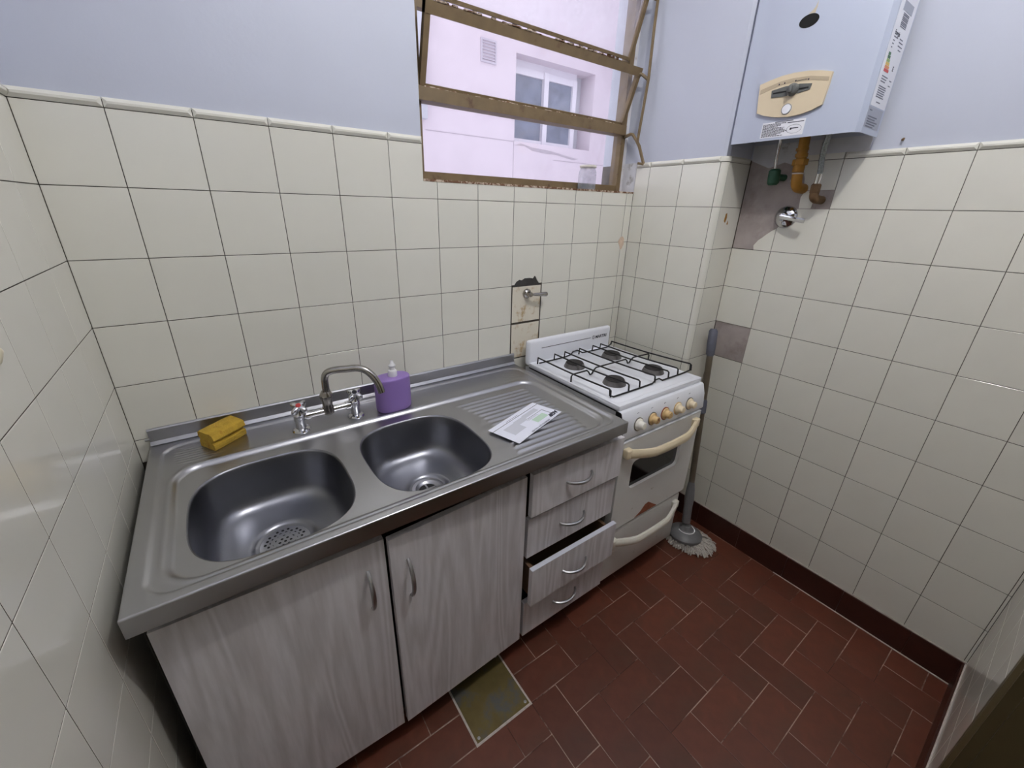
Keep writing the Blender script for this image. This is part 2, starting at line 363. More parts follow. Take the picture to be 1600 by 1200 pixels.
for a, b in zip(LY[1:], LY[:-1]):
    for r in range(len(ROWS)-1): tile(wall_left,'left',a,b,ROWS[r+1],ROWS[r])
trim_run(wall_left,'left',LY[::-1])
RY = [YP]+[-.5498-.1509*k for k in range(7)]+[YF]
for i, (a, b) in enumerate(zip(RY[1:], RY[:-1])):
    for r in range(len(ROWS)-1):
        if i == 0 and r in (0,1,4): continue
        if i == 1 and r == 0: continue
        if i == 1 and r == 1: continue
        tile(wall_right,'right',a,b,ROWS[r+1],ROWS[r])
trim_run(wall_right,'right',RY[:1:-1])
# mortar exposed where tiles came off the right wall, and the broken tiles around it
poly_tile(wall_right,'right',[(-.402,1.325),(-.70,1.325),(-.70,1.640),(-.402,1.650)],'mortar','mortar_bed',-T,-.0028)
poly_tile(wall_right,'right',[(-.402,.868),(-.549,.868),(-.549,1.018),(-.402,1.018)],'mortar','mortar_bed',-T,-.0028)
g = J/2
poly_tile(wall_right,'right',[(-.486,1.324),(-.549,1.324),(-.549,1.404),(-.538,1.398),(-.520,1.383),(-.507,1.370),(-.495,1.360),(-.482,1.340)])
poly_tile(wall_right,'right',[(-.551,1.324),(-.6999,1.324),(-.6999,1.474),(-.603,1.474),(-.585,1.448),(-.566,1.424),(-.551,1.406)])
poly_tile(wall_right,'right',[(-.606,1.476),(-.644,1.476),(-.648,1.520),(-.645,1.533),(-.612,1.533),(-.603,1.512)])
poly_tile(wall_right,'right',[(-.606,1.535),(-.6999,1.535),(-.6999,1.626),(-.586,1.626),(-.590,1.600),(-.600,1.572)])
poly_tile(wall_right,'right',[(-.555,1.565),(-.572,1.560),(-.580,1.585),(-.575,1.612),(-.563,1.605)])
poly_tile(wall_right,'right',[(-.590,1.628),(-.700,1.628),(-.700,1.646),(-.595,1.645)],name='trim_tile',n1=.005)
poly_tile(wall_right,'right',[(-.402,1.640),(-.470,1.612),(-.520,1.628),(-.560,1.615),(-.62,1.640),(-.76,1.648),(-.76,1.69),(-.402,1.69)],'plaster_rough','plaster_patch',-T,-.001)
# pier: side face, rounded corner strip, return face
PY = [-.378, -.2237, -.0717, 0]
for a, b in zip(PY[:-1], PY[1:]):
    for r in range(0, 6): tile(wall_pier,'pier',a,b,ROWS[r+1],ROWS[r])
for r in range(0, 10):
    tile(wall_pier,'ret',XP+.022,XR,ROWS[r+1],ROWS[r])
    z1, z0 = ROWS[r]-J/2, ROWS[r+1]+J/2
    pr = [(XP+.022-.022*math.cos(t), YP+.022-.022*math.sin(t)) for t in [.06+i*(math.pi/2-.12)/6 for i in range(7)]]
    pr = pr+[(XP+.022,YP+.01),(XP+.01,YP+.022)]
    obj('corner_tile', MB().prism(pr,(0,0,z0),(1,0,0),(0,1,0),(0,0,z1-z0)), 'cream_tile', wall_pier)
for a, b in zip(PY[:-1], PY[1:]): tile(wall_pier,'pier',a,b,1.627,ZT,name='trim_tile',bev=.007,extra=.004)
tile(wall_pier,'ret',XP+.022,XR,1.627,ZT,name='trim_tile',bev=.006,extra=.002)
pr = [(XP+.022-.025*math.cos(t), YP+.022-.025*math.sin(t)) for t in [i*math.pi/12 for i in range(7)]]+[(XP+.022,YP+.01),(XP+.01,YP+.022)]
obj('corner_tile', MB().prism(pr,(0,0,1.628),(1,0,0),(0,1,0),(0,0,.017)), 'cream_tile', wall_pier)
poly_tile(wall_pier,'ret',[(1.917,1.426),(1.927,1.420),(1.934,1.438),(1.930,1.455),(1.921,1.452)],'brass_yellow','tape_scrap',0,.0006)
poly_tile(wall_pier,'ret',[(1.940,1.414),(1.950,1.414),(1.945,1.428)],'brass_yellow','tape_scrap',0,.0006)
FX = [XR, XR-.013]+[XR-.013-P*k for k in range(1,6)]
for a, b in zip(FX[1:], FX[:-1]):
    for r in range(len(ROWS)-1): tile(wall_front,'front',max(a,DX1+.05),b,ROWS[r+1],ROWS[r])
for a, b in ((0,.152),(.152,.304),(.304,DX0-.05)):
    for r in range(len(ROWS)-1): tile(wall_front,'front',a,b,ROWS[r+1],ROWS[r])
trim_run(wall_front,'front',FX[::-1][1:])

# ------------------------------------------------------------------ floor: herringbone of 10 x 20 cm red tiles
floor = obj('floor', MB().box(-.12,2.3,YF-.12,.2,-.06,-.0008), 'floor_grout', smooth=False, label='dark red herringbone tile floor', cat='floor', kind='structure')
FM = {}
def ftile(x0, x1, y0, y1):
    x0, x1, y0, y1 = max(x0,.001), min(x1,XR), max(y0,YF-.1), min(y1,0)
    if x1-x0 < .008 or y1-y0 < .008: return
    k = (round(x1-x0,3), round(y1-y0,3))
    if k not in FM:
        a, b, h, e = k[0]/2-.0011, k[1]/2-.0011, 0.0, .0012; m = MB(); vs = []
        for z, d in ((-.004,0),(h-.0004,0),(h,e)):
            for su, sv in ((-1,-1),(1,-1),(1,1),(-1,1)): vs.append((su*(a-d), sv*(b-d), z))
        m.add(vs, [(0,1,5,4),(1,2,6,5),(2,3,7,6),(3,0,4,7),(4,5,9,8),(5,6,10,9),(6,7,11,10),(7,4,8,11),(8,9,10,11),(3,2,1,0)])
        me = mesh_of(m, 'floor_tile', smooth=False); me.materials.append(MATS['red_tile']); FM[k] = me
    o = bpy.data.objects.new('floor_tile', FM[k]); COL.objects.link(o); o.parent = floor
    o.location = ((x0+x1)/2, (y0+y1)/2, random.uniform(-.0006,.0004)); o.rotation_euler.z = random.uniform(-.003,.003)
for i in range(-1, 21):
    for j in range(-1, 17):
        x, y, q = .012+.1*i, -.008-.1*j, (i-j) % 4
        if q == 2: cells = [(i,j),(i+1,j)]; r = (x,x+.2,y-.1,y)
        elif q == 1: cells = [(i,j),(i,j+1)]; r = (x,x+.1,y-.2,y)
        else: continue
        inside = [c for c in cells if c[0] in (6,7) and c[1] in (5,6)]
        if len(inside) == 2: continue
        if len(inside) == 1:
            c = [c for c in cells if c not in inside][0]; xx, yy = .012+.1*c[0], -.008-.1*c[1]; r = (xx,xx+.1,yy-.1,yy)
        if r[1] < .9 and r[2] > -.35: continue
        ftile(*r)
# brass inspection plate let into the floor
pl = thing('floor_plate', (.712,-.608,0), 'square tarnished brass inspection plate in the floor below the cabinet door', 'floor plate')
obj('plate', MB().rbox(.616,.808,-.704,-.512,-.002,.0018,.001,1), 'plate_brass', pl)
obj('surround', MB().box(.610,.814,-.711,-.704,-.003,.0006).box(.610,.814,-.512,-.505,-.003,.0006).box(.610,.616,-.704,-.512,-.003,.0006).box(.808,.814,-.704,-.512,-.003,.0006), 'white_grout', pl, smooth=False)
for x in (.626,.798):
    for y in (-.694,-.522): obj('screw', MB().lathe((x,y,.0015),(0,0,1),[(.005,0),(.0045,.0008),(.003,.0012)],10), 'nickel', pl)

# baseboards of dark red tile pieces, with a pale grout line
def baseboard(name, label, ax, us):
    root = thing(name, (0,0,0), label, 'baseboard', kind='structure')
    for a, b in zip(us[:-1], us[1:]):
        U, N, O = AX[ax]; m = MB().prism([(a+.0006,.001),(b-.0006,.001),(b-.0006,.1085),(a+.0006,.1085)], O-N*T, U, ZV, N*(T+.008))
        obj('baseboard_tile', m, 'red_base', root, smooth=False)
        m = MB().prism([(a,.1085),(b,.1085),(b,.1125),(a,.1125)], O-N*T, U, ZV, N*(T+.003)); obj('grout_line', m, 'white_grout', root, smooth=False)
    return root
baseboard('baseboard_right', 'dark red tile baseboard under the water heater wall', 'right', [YF,-1.33,-1.13,-.93,-.73,-.53,YP])
baseboard('baseboard_front', 'short dark red baseboard beside the brown doorway', 'front', [DX1+.06,1.5,1.7,1.9,XR-.009])
baseboard('baseboard_left', 'dark red tile baseboard below the left wall', 'left', [YF,-1.2,-1.0,-.8,-.6])
obj('grout_smear', MB().prism([(-.9,.0),(-1.46,.0),(-1.46,.0035),(-.9,.0015)],(XR-.008,0,0),(0,1,0),(0,0,1),(-.004,0,0)), 'white_grout', bpy.data.objects['baseboard_right'], smooth=False)

# ------------------------------------------------------------------ doorway behind the camera
tr = thing('trim_1', (1.3,YF,0), 'dark brown moulded door casing at the lower right corner', 'door frame', kind='structure')
for nm, x0, sx in (('casing',1.325,-1),('casing',.385,1)):
    prof = [(0,0),(0,.012),(.004,.017),(.022,.018),(.026,.012),(.034,.012),(.038,.020),(.060,.022),(.068,.016),(.075,.016),(.075,0)]
    obj(nm, MB().prism([(x0+sx*a, YF+b) for a, b in prof],(0,0,0),(1,0,0),(0,1,0),(0,0,2.11)), 'door_brown', tr, smooth=False)
obj('casing', MB().box(.385,1.325,YF,YF+.016,2.06,2.12), 'door_brown', tr, smooth=False)
obj('jamb', MB().box(DX1-.025,DX1,YF-.12,YF,0,2.06).box(DX0,DX0+.025,YF-.12,YF,0,2.06).box(DX0,DX1,YF-.12,YF,2.04,2.06), 'door_brown', tr, smooth=False)
dr = thing('door_1', (.85,YF-.06,0), 'brown flush kitchen door behind the viewpoint', 'door', kind='structure')
obj('leaf', MB().rbox(DX0+.027,DX1-.027,YF-.1,YF-.06,.006,2.035,.003,1), 'door_brown', dr)
obj('door_handle', MB().tube([(1.19,YF-.06,1.02),(1.19,YF-.02,1.02),(1.08,YF-.02,1.02)],.009), 'nickel', dr)

# ------------------------------------------------------------------ window
YW = .08; SX0, SX1 = .885, 1.818
win = thing('window_1', (1.35,YW,WZ0), 'brown steel window with tilting panes above the sink', 'window', kind='structure')
obj('frame', MB().box(.858,.888,YW-.012,YW+.028,WZ0,2.35), 'window_brown', win, smooth=False)
obj('frame', MB().box(1.808,1.832,YW-.016,YW+.028,WZ0,2.35), 'window_brown', win, smooth=False)
obj('frame', MB().box(.858,1.832,YW-.014,YW+.028,WZ0+.002,WZ0+.030), 'window_brown', win, smooth=False)
obj('frame', MB().box(.858,1.832,YW-.014,YW+.028,2.32,2.35), 'window_brown', win, smooth=False)
obj('filler', MB().box(1.832,WX1,YW-.01,YW+.03,WZ0,2.36), 'plaster_rough', win, smooth=False)
obj('transom', MB().box(.858,1.815,YW-.032,YW+.02,1.752,1.787), 'window_brown', win, smooth=False)
obj('transom', MB().box(.858,1.815,YW-.004,YW+.02,1.985,2.012), 'window_brown', win, smooth=False)
def crumbs(y, z, n, x0=.87, x1=1.76):
    m = MB()
    for i in range(n):
        x = random.uniform(x0, x1); w = random.uniform(.006,.022); h = random.uniform(.002,.008)
        m.rbox(x, x+w, y-random.uniform(.002,.006), y+.004, z, z+h, .0015, 1)
    return m
pu = obj('putty', crumbs(YW-.014,1.786,110), 'putty', win, kind='stuff')
obj('putty', crumbs(YW-.004,2.010,90), 'putty', win, kind='stuff')
obj('pane', MB().box(.886,1.81,YW+.006,YW+.009,WZ0+.028,1.755), 'pane_glass', win, smooth=False)
def sash(zb, zt, yt, glass):
    # bottom-hung sash: pivots at (YW, zb), top leans into the room to y = yt
    a = Vector((0,YW-.004,zb)); b = Vector((0,yt,zt)); d = (b-a); L_ = d.length; d.normalize(); nrm = Vector((0,-d.z,d.y)).normalized()
    M = Matrix(((1,0,0,0),(0,d.y,nrm.y,a.y),(0,d.z,nrm.z,a.z),(0,0,0,1)))   # local: x, along, out
    s = obj('sash', MB().box(SX0,SX1,L_-.028,L_,-.010,.012).box(SX0,SX1,0,.010,-.008,.008).box(SX0,SX0+.018,0,L_,-.008,.010).box(SX1-.016,SX1,0,L_,-.008,.010).xf(M), 'window_brown', win, smooth=False)
    obj('pane', MB().box(SX0+.014,SX1-.012,.006,L_-.02,-.0015,.0015).xf(M), glass, s, smooth=False)
    return b, M, L_
sash(1.792,1.982,.012,'pane_glass')
sash(2.018,2.235,.012,'pane_glass_dirty')
lk = [(1.826,-.018,2.225),(1.826,-.020,1.945)]
obj('linkage_rod', MB().tube([(1.832,-.016,2.25),(1.829,-.018,2.10),(1.829,-.022,1.945),(1.826,-.020,1.88),(1.822,-.012,1.722)],.006,6), 'window_brown', win)
obj('linkage_arm', MB().tube([(1.808,.010,1.962),(1.817,.002,1.958),(1.829,-.020,1.940)],.006,6), 'window_brown', win)
obj('linkage_arm', MB().tube([(1.808,.010,2.205),(1.829,-.018,2.19)],.006,6), 'window_brown', win)
obj('linkage_arm', MB().tube([(1.826,YW-.016,1.748),(1.824,.03,1.755),(1.824,.018,1.752),(1.822,-.010,1.724)],.0065,6), 'window_brown', win)
obj('window_handle', MB().tube([(1.822,-.010,1.724),(1.826,-.022,1.705),(1.838,-.045,1.640)],.0065,6).tube([(1.838,-.046,1.638),(1.818,-.030,1.642)],.005,8), 'window_brown', win)

# ------------------------------------------------------------------ building across the air shaft
YX = 2.6
fac = thing('neighbour_building', (3.2,YX,-1), 'pale pink building wall with a sliding window seen through the kitchen window', 'building')
wx0, wx1, wz0, wz1 = 3.064, 4.145, 2.10, 2.84
m = MB(); m.box(-1.5,wx0,YX,YX+.3,-2,4.7); m.box(wx1,8,YX,YX+.3,-2,4.7); m.box(wx0,wx1,YX,YX+.3,-2,wz0); m.box(wx0,wx1,YX,YX+.3,wz1,4.7)
fw = obj('facade_wall', m, 'facade', fac, smooth=False)
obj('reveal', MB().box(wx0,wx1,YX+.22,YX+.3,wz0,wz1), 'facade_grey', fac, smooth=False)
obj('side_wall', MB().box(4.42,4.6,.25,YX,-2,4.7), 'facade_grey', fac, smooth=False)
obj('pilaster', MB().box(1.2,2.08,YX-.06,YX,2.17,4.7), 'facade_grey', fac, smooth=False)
for q in ((2.08,3.05,2.09,2.097),(3.055,3.062,1.2,2.10),(3.6,4.42,1.96,1.966)): obj('score_line', MB().box(q[0],q[1],YX-.002,YX+.01,q[2],q[3]), 'facade_stain', fac, smooth=False)
obj('stain', MB().prism([(3.07,2.06),(3.2,2.065),(3.3,2.03),(3.5,2.015),(3.62,2.02),(3.9,1.985),(3.98,2.0),(3.75,2.025),(3.55,2.05),(3.3,2.06),(3.15,2.085)],(0,YX+.001,0),(1,0,0),(0,0,1),(0,-.003,0)), 'facade_stain', fac, smooth=False)
fy = YX+.13
wf = obj('window_frame', MB().box(wx0,3.52,fy,fy+.06,wz0,wz0+.05).box(3.58,3.94,fy,fy+.06,wz0,wz0+.05).box(wx0,3.52,fy,fy+.06,wz1-.12,wz1-.06).box(3.58,3.94,fy,fy+.06,wz1-.12,wz1-.06).box(wx0,wx0+.03,fy+.002,fy+.058,wz0+.05,wz1-.12).box(3.52,3.58,fy-.02,fy+.06,wz0,wz1-.06).box(3.94,4.0,fy-.005,fy+.06,wz0,wz1-.06).box(wx0,4.0,fy+.01,fy+.06,wz1-.06,wz1), 'pvc', fac, smooth=False)
obj('window_pane', MB().box(wx0+.03,3.52,fy+.025,fy+.03,wz0+.05,wz1-.12), 'far_glass', wf, smooth=False)
obj('window_pane', MB().box(3.58,3.94,fy+.02,fy+.025,wz0+.05,wz1-.12), 'far_glass', wf, smooth=False)
vg = obj('vent_grille', MB().box(2.66,2.83,YX-.012,YX,2.70,2.715).box(2.66,2.83,YX-.012,YX,2.865,2.88).box(2.66,2.675,YX-.012,YX,2.715,2.865).box(2.815,2.83,YX-.012,YX,2.715,2.865), 'vent_grey', fac, smooth=False)
for k in range(6):
    obj('vent_slat', MB().prism([(YX-.012,2.724+k*.024),(YX-.002,2.738+k*.024),(YX,2.738+k*.024),(YX,2.724+k*.024)],(2.675,0,0),(0,1,0),(0,0,1),(.14,0,0)), 'vent_grey', vg, smooth=False)

# ------------------------------------------------------------------ ceiling lamp (lights the room, just above the frame)
lp = thing('ceiling_lamp', (LAMP_POS[0],LAMP_POS[1],CEIL), 'bare bulb in a white lampholder hanging from the ceiling', 'lamp')
lx, ly, lz = LAMP_POS
obj('ceiling_rose', MB().lathe((lx,ly,CEIL),(0,0,-1),[(.045,0),(.045,.01),(.02,.025)],20), 'white_plastic', lp)
obj('lampholder', MB().tube([(lx,ly,CEIL-.02),(lx,ly,lz+.09)],.004,8).lathe((lx,ly,lz+.105),(0,0,-1),[(.008,0),(.022,.012),(.022,.05),(.018,.06)],20), 'white_plastic', lp)
bm_ = MB(); prof = [(.014,.055)]+[(.036*math.sin(t), .036*math.cos(t)) for t in [math.radians(30+150*i/12) for i in range(13)]]
obj('bulb', bm_.lathe((lx,ly,lz),(0,0,1),prof,24), 'bulb_glow', lp)

# ------------------------------------------------------------------ base cabinet
cab = thing('sink_cabinet', (.65,-.30,0), 'grey wood-grain base cabinet with two doors and four drawers', 'cabinet')
m = MB()
m.box(.042,.058,-.552,-.03,.09,.80); m.box(1.236,1.252,-.552,-.03,.09,.80); m.box(.862,.874,-.552,-.03,.09,.80); m.box(.042,1.252,-.552,-.03,.09,.105); m.box(.042,1.252,-.04,-.03,.09,.80); m.box(.058,1.236,-.552,-.535,.775,.80)
obj('carcass', m, 'carcass', cab, smooth=False)
obj('plinth', MB().box(.06,1.24,-.47,-.45,0,.09).box(.06,.08,-.45,-.05,0,.09).box(1.22,1.24,-.45,-.05,0,.09), 'carcass', cab, smooth=False)
def bow(p0, p1, out, r=.0046):
    p0, p1, o = Vector(p0), Vector(p1), Vector(out); pts = []
    for i in range(17):
        t = i/16; s = math.sin(math.pi*t)**.62
        pts.append(p0.lerp(p1, t)+o*s)
    rr = [r*(.9+.35*math.sin(math.pi*i/16)) for i in range(17)]
    return MB().tube(pts, rr, 8)
def door(pl, z0, z1, hx, hy, hz0, hz1):
    d = obj('door', MB().prism(pl,(0,0,z0),(1,0,0),(0,1,0),(0,0,z1-z0)), 'grey_wood', cab, smooth=False)
    obj('handle', bow((hx,hy,hz0),(hx,hy,hz1),(0,-.027,0)), 'nickel', d)
    return d
door([(.040,-.570),(.449,-.580),(.4495,-.564),(.0405,-.554)], .088, .764, .407, -.578, .577, .692)
door([(.457,-.588),(.862,-.571),(.8615,-.555),(.4565,-.572)], .098, .760, .499, -.585, .566, .682)
for z0, z1, yf, dep in ((.617,.767,-.582,0),(.450,.600,-.570,0),(.275,.424,-.602,.3),(.100,.253,-.570,0)):
    zc = (z0+z1)/2
    d = obj('drawer', MB().box(.875,1.256,yf,yf+.016,z0,z1), 'grey_wood', cab, smooth=False)
    if dep:
        obj('drawer_edge', MB().box(.875,1.256,yf+.0004,yf+.0156,z1,z1+.0012), 'board_edge', d, smooth=False)
        obj('drawer_box', MB().box(.885,.897,yf+.016,-.2,z0+.02,z1-.012).box(1.222,1.234,yf+.016,-.2,z0+.02,z1-.012).box(.897,1.222,yf+.016,-.2,z0+.02,z0+.026), 'drawer_inside', d, smooth=False)
    obj('handle', bow((1.006,yf,zc),(1.113,yf,zc),(0,-.027,-.004)), 'nickel', d)

# ------------------------------------------------------------------ stainless sink top
ZS = .846
sink = thing('kitchen_sink', (.625,-.30,.80), 'stainless steel double sink top with ribbed drainer', 'sink')
BOWLS = [(.2705,-.3845,.1635,.1765,.2,), (.643,-.3840,.1590,.1780,.2)]
NE = 3.1
def Fb(x, y, B): return (abs((x-B[0])/B[2])**NE+abs((y-B[1])/B[3])**NE)**(1/NE)
def sdrr(x, y, x0, x1, y0, y1, r):
    qx = abs(x-(x0+x1)/2)-(x1-x0)/2+r; qy = abs(y-(y0+y1)/2)-(y1-y0)/2+r
    return min(max(qx,qy),0)+math.hypot(max(qx,0),max(qy,0))-r
def sst(t): t = max(0,min(1,t)); return t*t*(3-2*t)
def zdeck(x, y):
    z = ZS
    z -= .0045*sst(-sdrr(x,y,.052,1.210,-.590,-.030,.05)/.008)
    s2 = sdrr(x,y,.078,1.184,-.574,-.160,.065)
    z -= .0085*sst(-s2/.013)
    z += .0018*math.exp(-((s2-.004)/.004)**2)
    xl, xr = .866-.030*((y+.385)/.17)**2, 1.128-.02*max(0,(-y-.45)/.1)
    mk = sst((x-xl)/.012)*sst((xr-x)/.02)*sst((-.200-y)/.006)*sst((y+.566)/.006)
    if mk > 0: z += .0046*mk*(.5+.5*math.cos(2*math.pi*(y+.213)/.0236))**1.6
    for xa, xb in ((.080,.190),(1.085,1.185)):
        mk = sst((x-xa)/.006)*sst((xb-x)/.02)*sst((-.048-y)/.004)*sst((y+.140)/.004)
        if mk > 0: z += .0016*mk*(.5+.5*math.cos(2*math.pi*y/.0125))
    return z
nx, ny = 300, 214; X0, X1, Y0, Y1 = .030, 1.222, -.605, -.012
V = []; In = []
for j in range(ny+1):
    for i in range(nx+1):
        x, y = X0+(X1-X0)*i/nx, Y0+(Y1-Y0)*j/ny; ins = False
        for B in BOWLS:
            F = Fb(x, y, B)
            if abs(F-1)*.165 < .0027: x, y = B[0]+(x-B[0])/F, B[1]+(y-B[1])/F
            elif F < 1: ins = True
        V.append((x, y, zdeck(x, y))); In.append(ins)
F_ = []
def onb(i): return any(Fb(V[i][0],V[i][1],B) <= 1.0005 for B in BOWLS)
for j in range(ny):
    for i in range(nx):
        q = [j*(nx+1)+i, j*(nx+1)+i+1, (j+1)*(nx+1)+i+1, (j+1)*(nx+1)+i]; k = [a for a in q if not In[a]]
        if len(k) >= 3 and not all(onb(a) for a in k): F_.append(tuple(k))
used = sorted({a for f in F_ for a in f}); mp_ = {a: n for n, a in enumerate(used)}
m = MB(); m.add([V[a] for a in used], [tuple(mp_[a] for a in f) for f in F_])
deck = obj('deck', m, 'steel', sink, ang=60)
# folded apron along the front and ends
pf = [(0,0)]+[(-.004*math.sin(t), -.004*(1-math.cos(t))) for t in [math.radians(15*i) for i in range(1,7)]]+[(-.004,-.040),(-.002,-.042),(.012,-.042),(.012,-.040),(0,-.038)]
def apron(p0, p1, out):
    p0, p1, o = Vector(p0), Vector(p1), Vector(out); n = len(pf); mm = MB()
    vs = [p-o*a+Vector((0,0,b)) for p in (p0,p1) for a, b in pf]
    mm.add(vs, [(k,(k+1) % n, n+(k+1) % n, n+k) for k in range(n)]+[tuple(range(n)), tuple(range(2*n-1,n-1,-1))]); return mm
obj('apron', apron((X0-.003,Y0,ZS),(X1+.003,Y0,ZS),(0,-1,0)), 'steel', sink)
obj('apron', apron((X0,Y0,ZS),(X0,Y1,ZS),(-1,0,0)), 'steel', sink)
obj('apron', apron((X1,Y0,ZS),(X1,Y1,ZS),(1,0,0)), 'steel', sink)
obj('upstand', MB().prism([(-.012,ZS),(-.014,ZS+.003),(-.008,ZS+.012),(-.0065,.889),(-.004,.893),(.0,.893),(.0,.886),(-.003,.886),(-.005,ZS-.002)],(X0,0,0),(0,1,0),(0,0,1),(X1-X0-.002,0,0)), 'steel', sink, smooth=False)
obj('mounting_screw', MB().tube([(X0-.006,-.02,.872),(X0+.004,-.02,.872)],.004,8), 'nickel', sink)
def bowl(B, kind):
    n = 112; N = 2.0; m = MB(); vs = []; cs = []
    prof = [(0,.8331,NE),(.0012,.8327,NE),(.003,.831,NE),(.0045,.827,NE),(.007,.80,3.1),(.011,.76,3.0),(.015,.738,3.0),(.020,.724,2.9),(.028,.713,2.8),(.040,.7065,2.7),(.058,.7035,2.5),(.075,.7025,2.3)]
    rd = .066 if kind == 'L' else .056
    for d, z, e in prof:
        for k in range(n):
            t = 2*math.pi*k/n; c, s = math.cos(t), math.sin(t); q = (abs(c/(B[2]-d))**e+abs(s/(B[3]-d))**e)**(-1/e)
            vs.append((B[0]+q*c, B[1]+q*s, z))
    for r, z in ((rd+.012,.7015),(rd,.7010),(rd-.001,.6985),(rd-.006,.6975),(rd-.012,.6968)):
        for k in range(n):
            t = 2*math.pi*k/n; vs.append((B[0]+r*math.cos(t), B[1]-.004+r*math.sin(t), z))
    R = len(prof)+5
    m.add(vs, [(i*n+k, i*n+(k+1) % n, (i+1)*n+(k+1) % n, (i+1)*n+k) for i in range(R-1) for k in range(n)])
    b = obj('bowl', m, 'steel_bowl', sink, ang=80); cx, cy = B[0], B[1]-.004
    if kind == 'L':
        obj('strainer', MB().lathe((cx,cy,.690),(0,0,1),[(.057,0),(.057,.0065),(.050,.0075),(.030,.009),(.004,.0095)],40), 'steel', b)
        hm = MB()
        for i in range(-4,5):
            for j in range(-4,5):
                x, y = (i+.5*(j % 2))*.0120, j*.0105
                if math.hypot(x,y) < .044: 
                    zz = .6993-.0015*math.hypot(x,y)/.05; hm.lathe((cx+x,cy+y,zz-.0012),(0,0,1),[(.0033,0),(.0033,.0017)],8)
        obj('strainer_holes', hm, 'black', b, smooth=False)
    else:
        obj('drain_ring', MB().lathe((cx,cy,.690),(0,0,1),[(.046,0),(.046,.0078),(.043,.0092),(.036,.0088),(.033,.005),(.026,.002),(.026,0)],40), 'steel', b)
        obj('drain_hole', MB().lathe((cx,cy,.686),(0,0,1),[(.026,0),(.026,.0068),(.02,.007)],24), 'black', b)
        obj('plug_cross', MB().box(cx-.024,cx+.024,cy-.002,cy+.002,.693,.696).box(cx-.002,cx+.002,cy-.024,cy+.024,.693,.696), 'steel', b, smooth=False)
    return b
bowl(BOWLS[0],'L'); bowl(BOWLS[1],'R')

# ------------------------------------------------------------------ bridge tap
ZD = ZS-.0045
tap = thing('bridge_tap', (.457,-.115,ZD), 'chrome bridge tap with swivel spout and two cross handles', 'tap')
def valve(x, y, idx):
    ax = Vector((-.06,-.50,1)).normalized(); c = Vector((x,y,ZD)); hz = .075
    v = obj('valve_body', MB().lathe(c,(0,0,1),[(.0250,0),(.0255,.002),(.0225,.007),(.0140,.010),(.0128,.03),(.0150,.034),(.0155,.050),(.0125,.054),(.0105,.066)],24), 'chrome', tap)
    top = c+Vector((.002,-.004,hz)); u = ax.orthogonal().normalized(); w = ax.cross(u); m2 = MB(); n = 64; vs = []
    for r_, h in ((.5,-.015),(.85,-.012),(1,-.005),(1,.003),(.84,.007),(.45,.009),(.2,.009)):
        for k in range(n):
            t = 2*math.pi*k/n; rr = (.0185+.0090*math.cos(4*t+.6)) if r_ > .6 else .020
            vs.append(top+ax*h+(u*math.cos(t)+w*math.sin(t))*rr*r_)
    m2.add(vs, [(i*n+k, i*n+(k+1) % n, (i+1)*n+(k+1) % n, (i+1)*n+k) for i in range(6) for k in range(n)]+[tuple(range(n-1,-1,-1)), tuple(6*n+k for k in range(n))])
    h = obj('cross_handle', m2, 'chrome', tap, ang=60)
    obj('index_button', MB().lathe(top+ax*.0085,ax,[(.0075,0),(.0070,.0018),(.003,.0022)],16), idx, h)
    return v
valve(.377,-.119,'index_red'); valve(.535,-.111,'index_blue')
obj('bridge_pipe', MB().tube([(.377,-.119,ZD+.042),(.456,-.115,ZD+.042),(.535,-.111,ZD+.042)],.0100,14).lathe((.392,-.1185,ZD+.042),(1,.05,0),[(.0135,0),(.0135,.012)],14).lathe((.508,-.1125,ZD+.042),(1,.05,0),[(.0135,0),(.0135,.012)],14), 'chrome', tap)
obj('spout_base', MB().lathe((.457,-.115,ZD+.030),(0,0,1),[(.012,0),(.0165,.004),(.0165,.020),(.0140,.030),(.0155,.042),(.0185,.056),(.0178,.064),(.0125,.074)],24), 'chrome_worn', tap)
sp = [(.459,-.115,.94),(.459,-.115,.965),(.460,-.1155,.986),(.468,-.119,1.002),(.487,-.127,1.009),(.518,-.140,1.011),(.546,-.153,1.012),(.566,-.164,1.004),(.582,-.175,.985),(.593,-.184,.960),(.598,-.189,.936)]
spp = smooth_path(sp,4)
obj('spout', MB().tube(spp,[.0103]*(len(spp)),16).lathe((.459,-.115,.938),(0,0,1),[(.0118,0),(.0118,.008)],16), 'chrome_worn', tap)

# ------------------------------------------------------------------ things on the sink
sb = thing('soap_bottle', (.655,-.121,ZD), 'purple dish soap bottle with white push cap behind the tap spout', 'bottle')
m = MB(); n = 64; vs = []; rot = math.radians(6)
for s_, z in ((.90,0),(.97,.003),(1,.010),(1,.104),(.992,.1085),(.97,.1105),(.90,.1115),(.3,.1125)):
    for k in range(n):
        t = 2*math.pi*k/n; c, s = math.cos(t), math.sin(t); e = 2.5; a, b = .057*s_ , .036*(s_ if s_ > .5 else s_)
        q = (abs(c/a)**e+abs(s/b)**e)**(-1/e); x, y = q*c, q*s
        vs.append((.655+x*math.cos(rot)-y*math.sin(rot), -.121+x*math.sin(rot)+y*math.cos(rot), ZD+z))
m.add(vs, [(i*n+k, i*n+(k+1) % n, (i+1)*n+(k+1) % n, (i+1)*n+k) for i in range(7) for k in range(n)]+[tuple(range(n-1,-1,-1)), tuple(7*n+k for k in range(n))])
obj('body', m, 'purple', sb, ang=50)
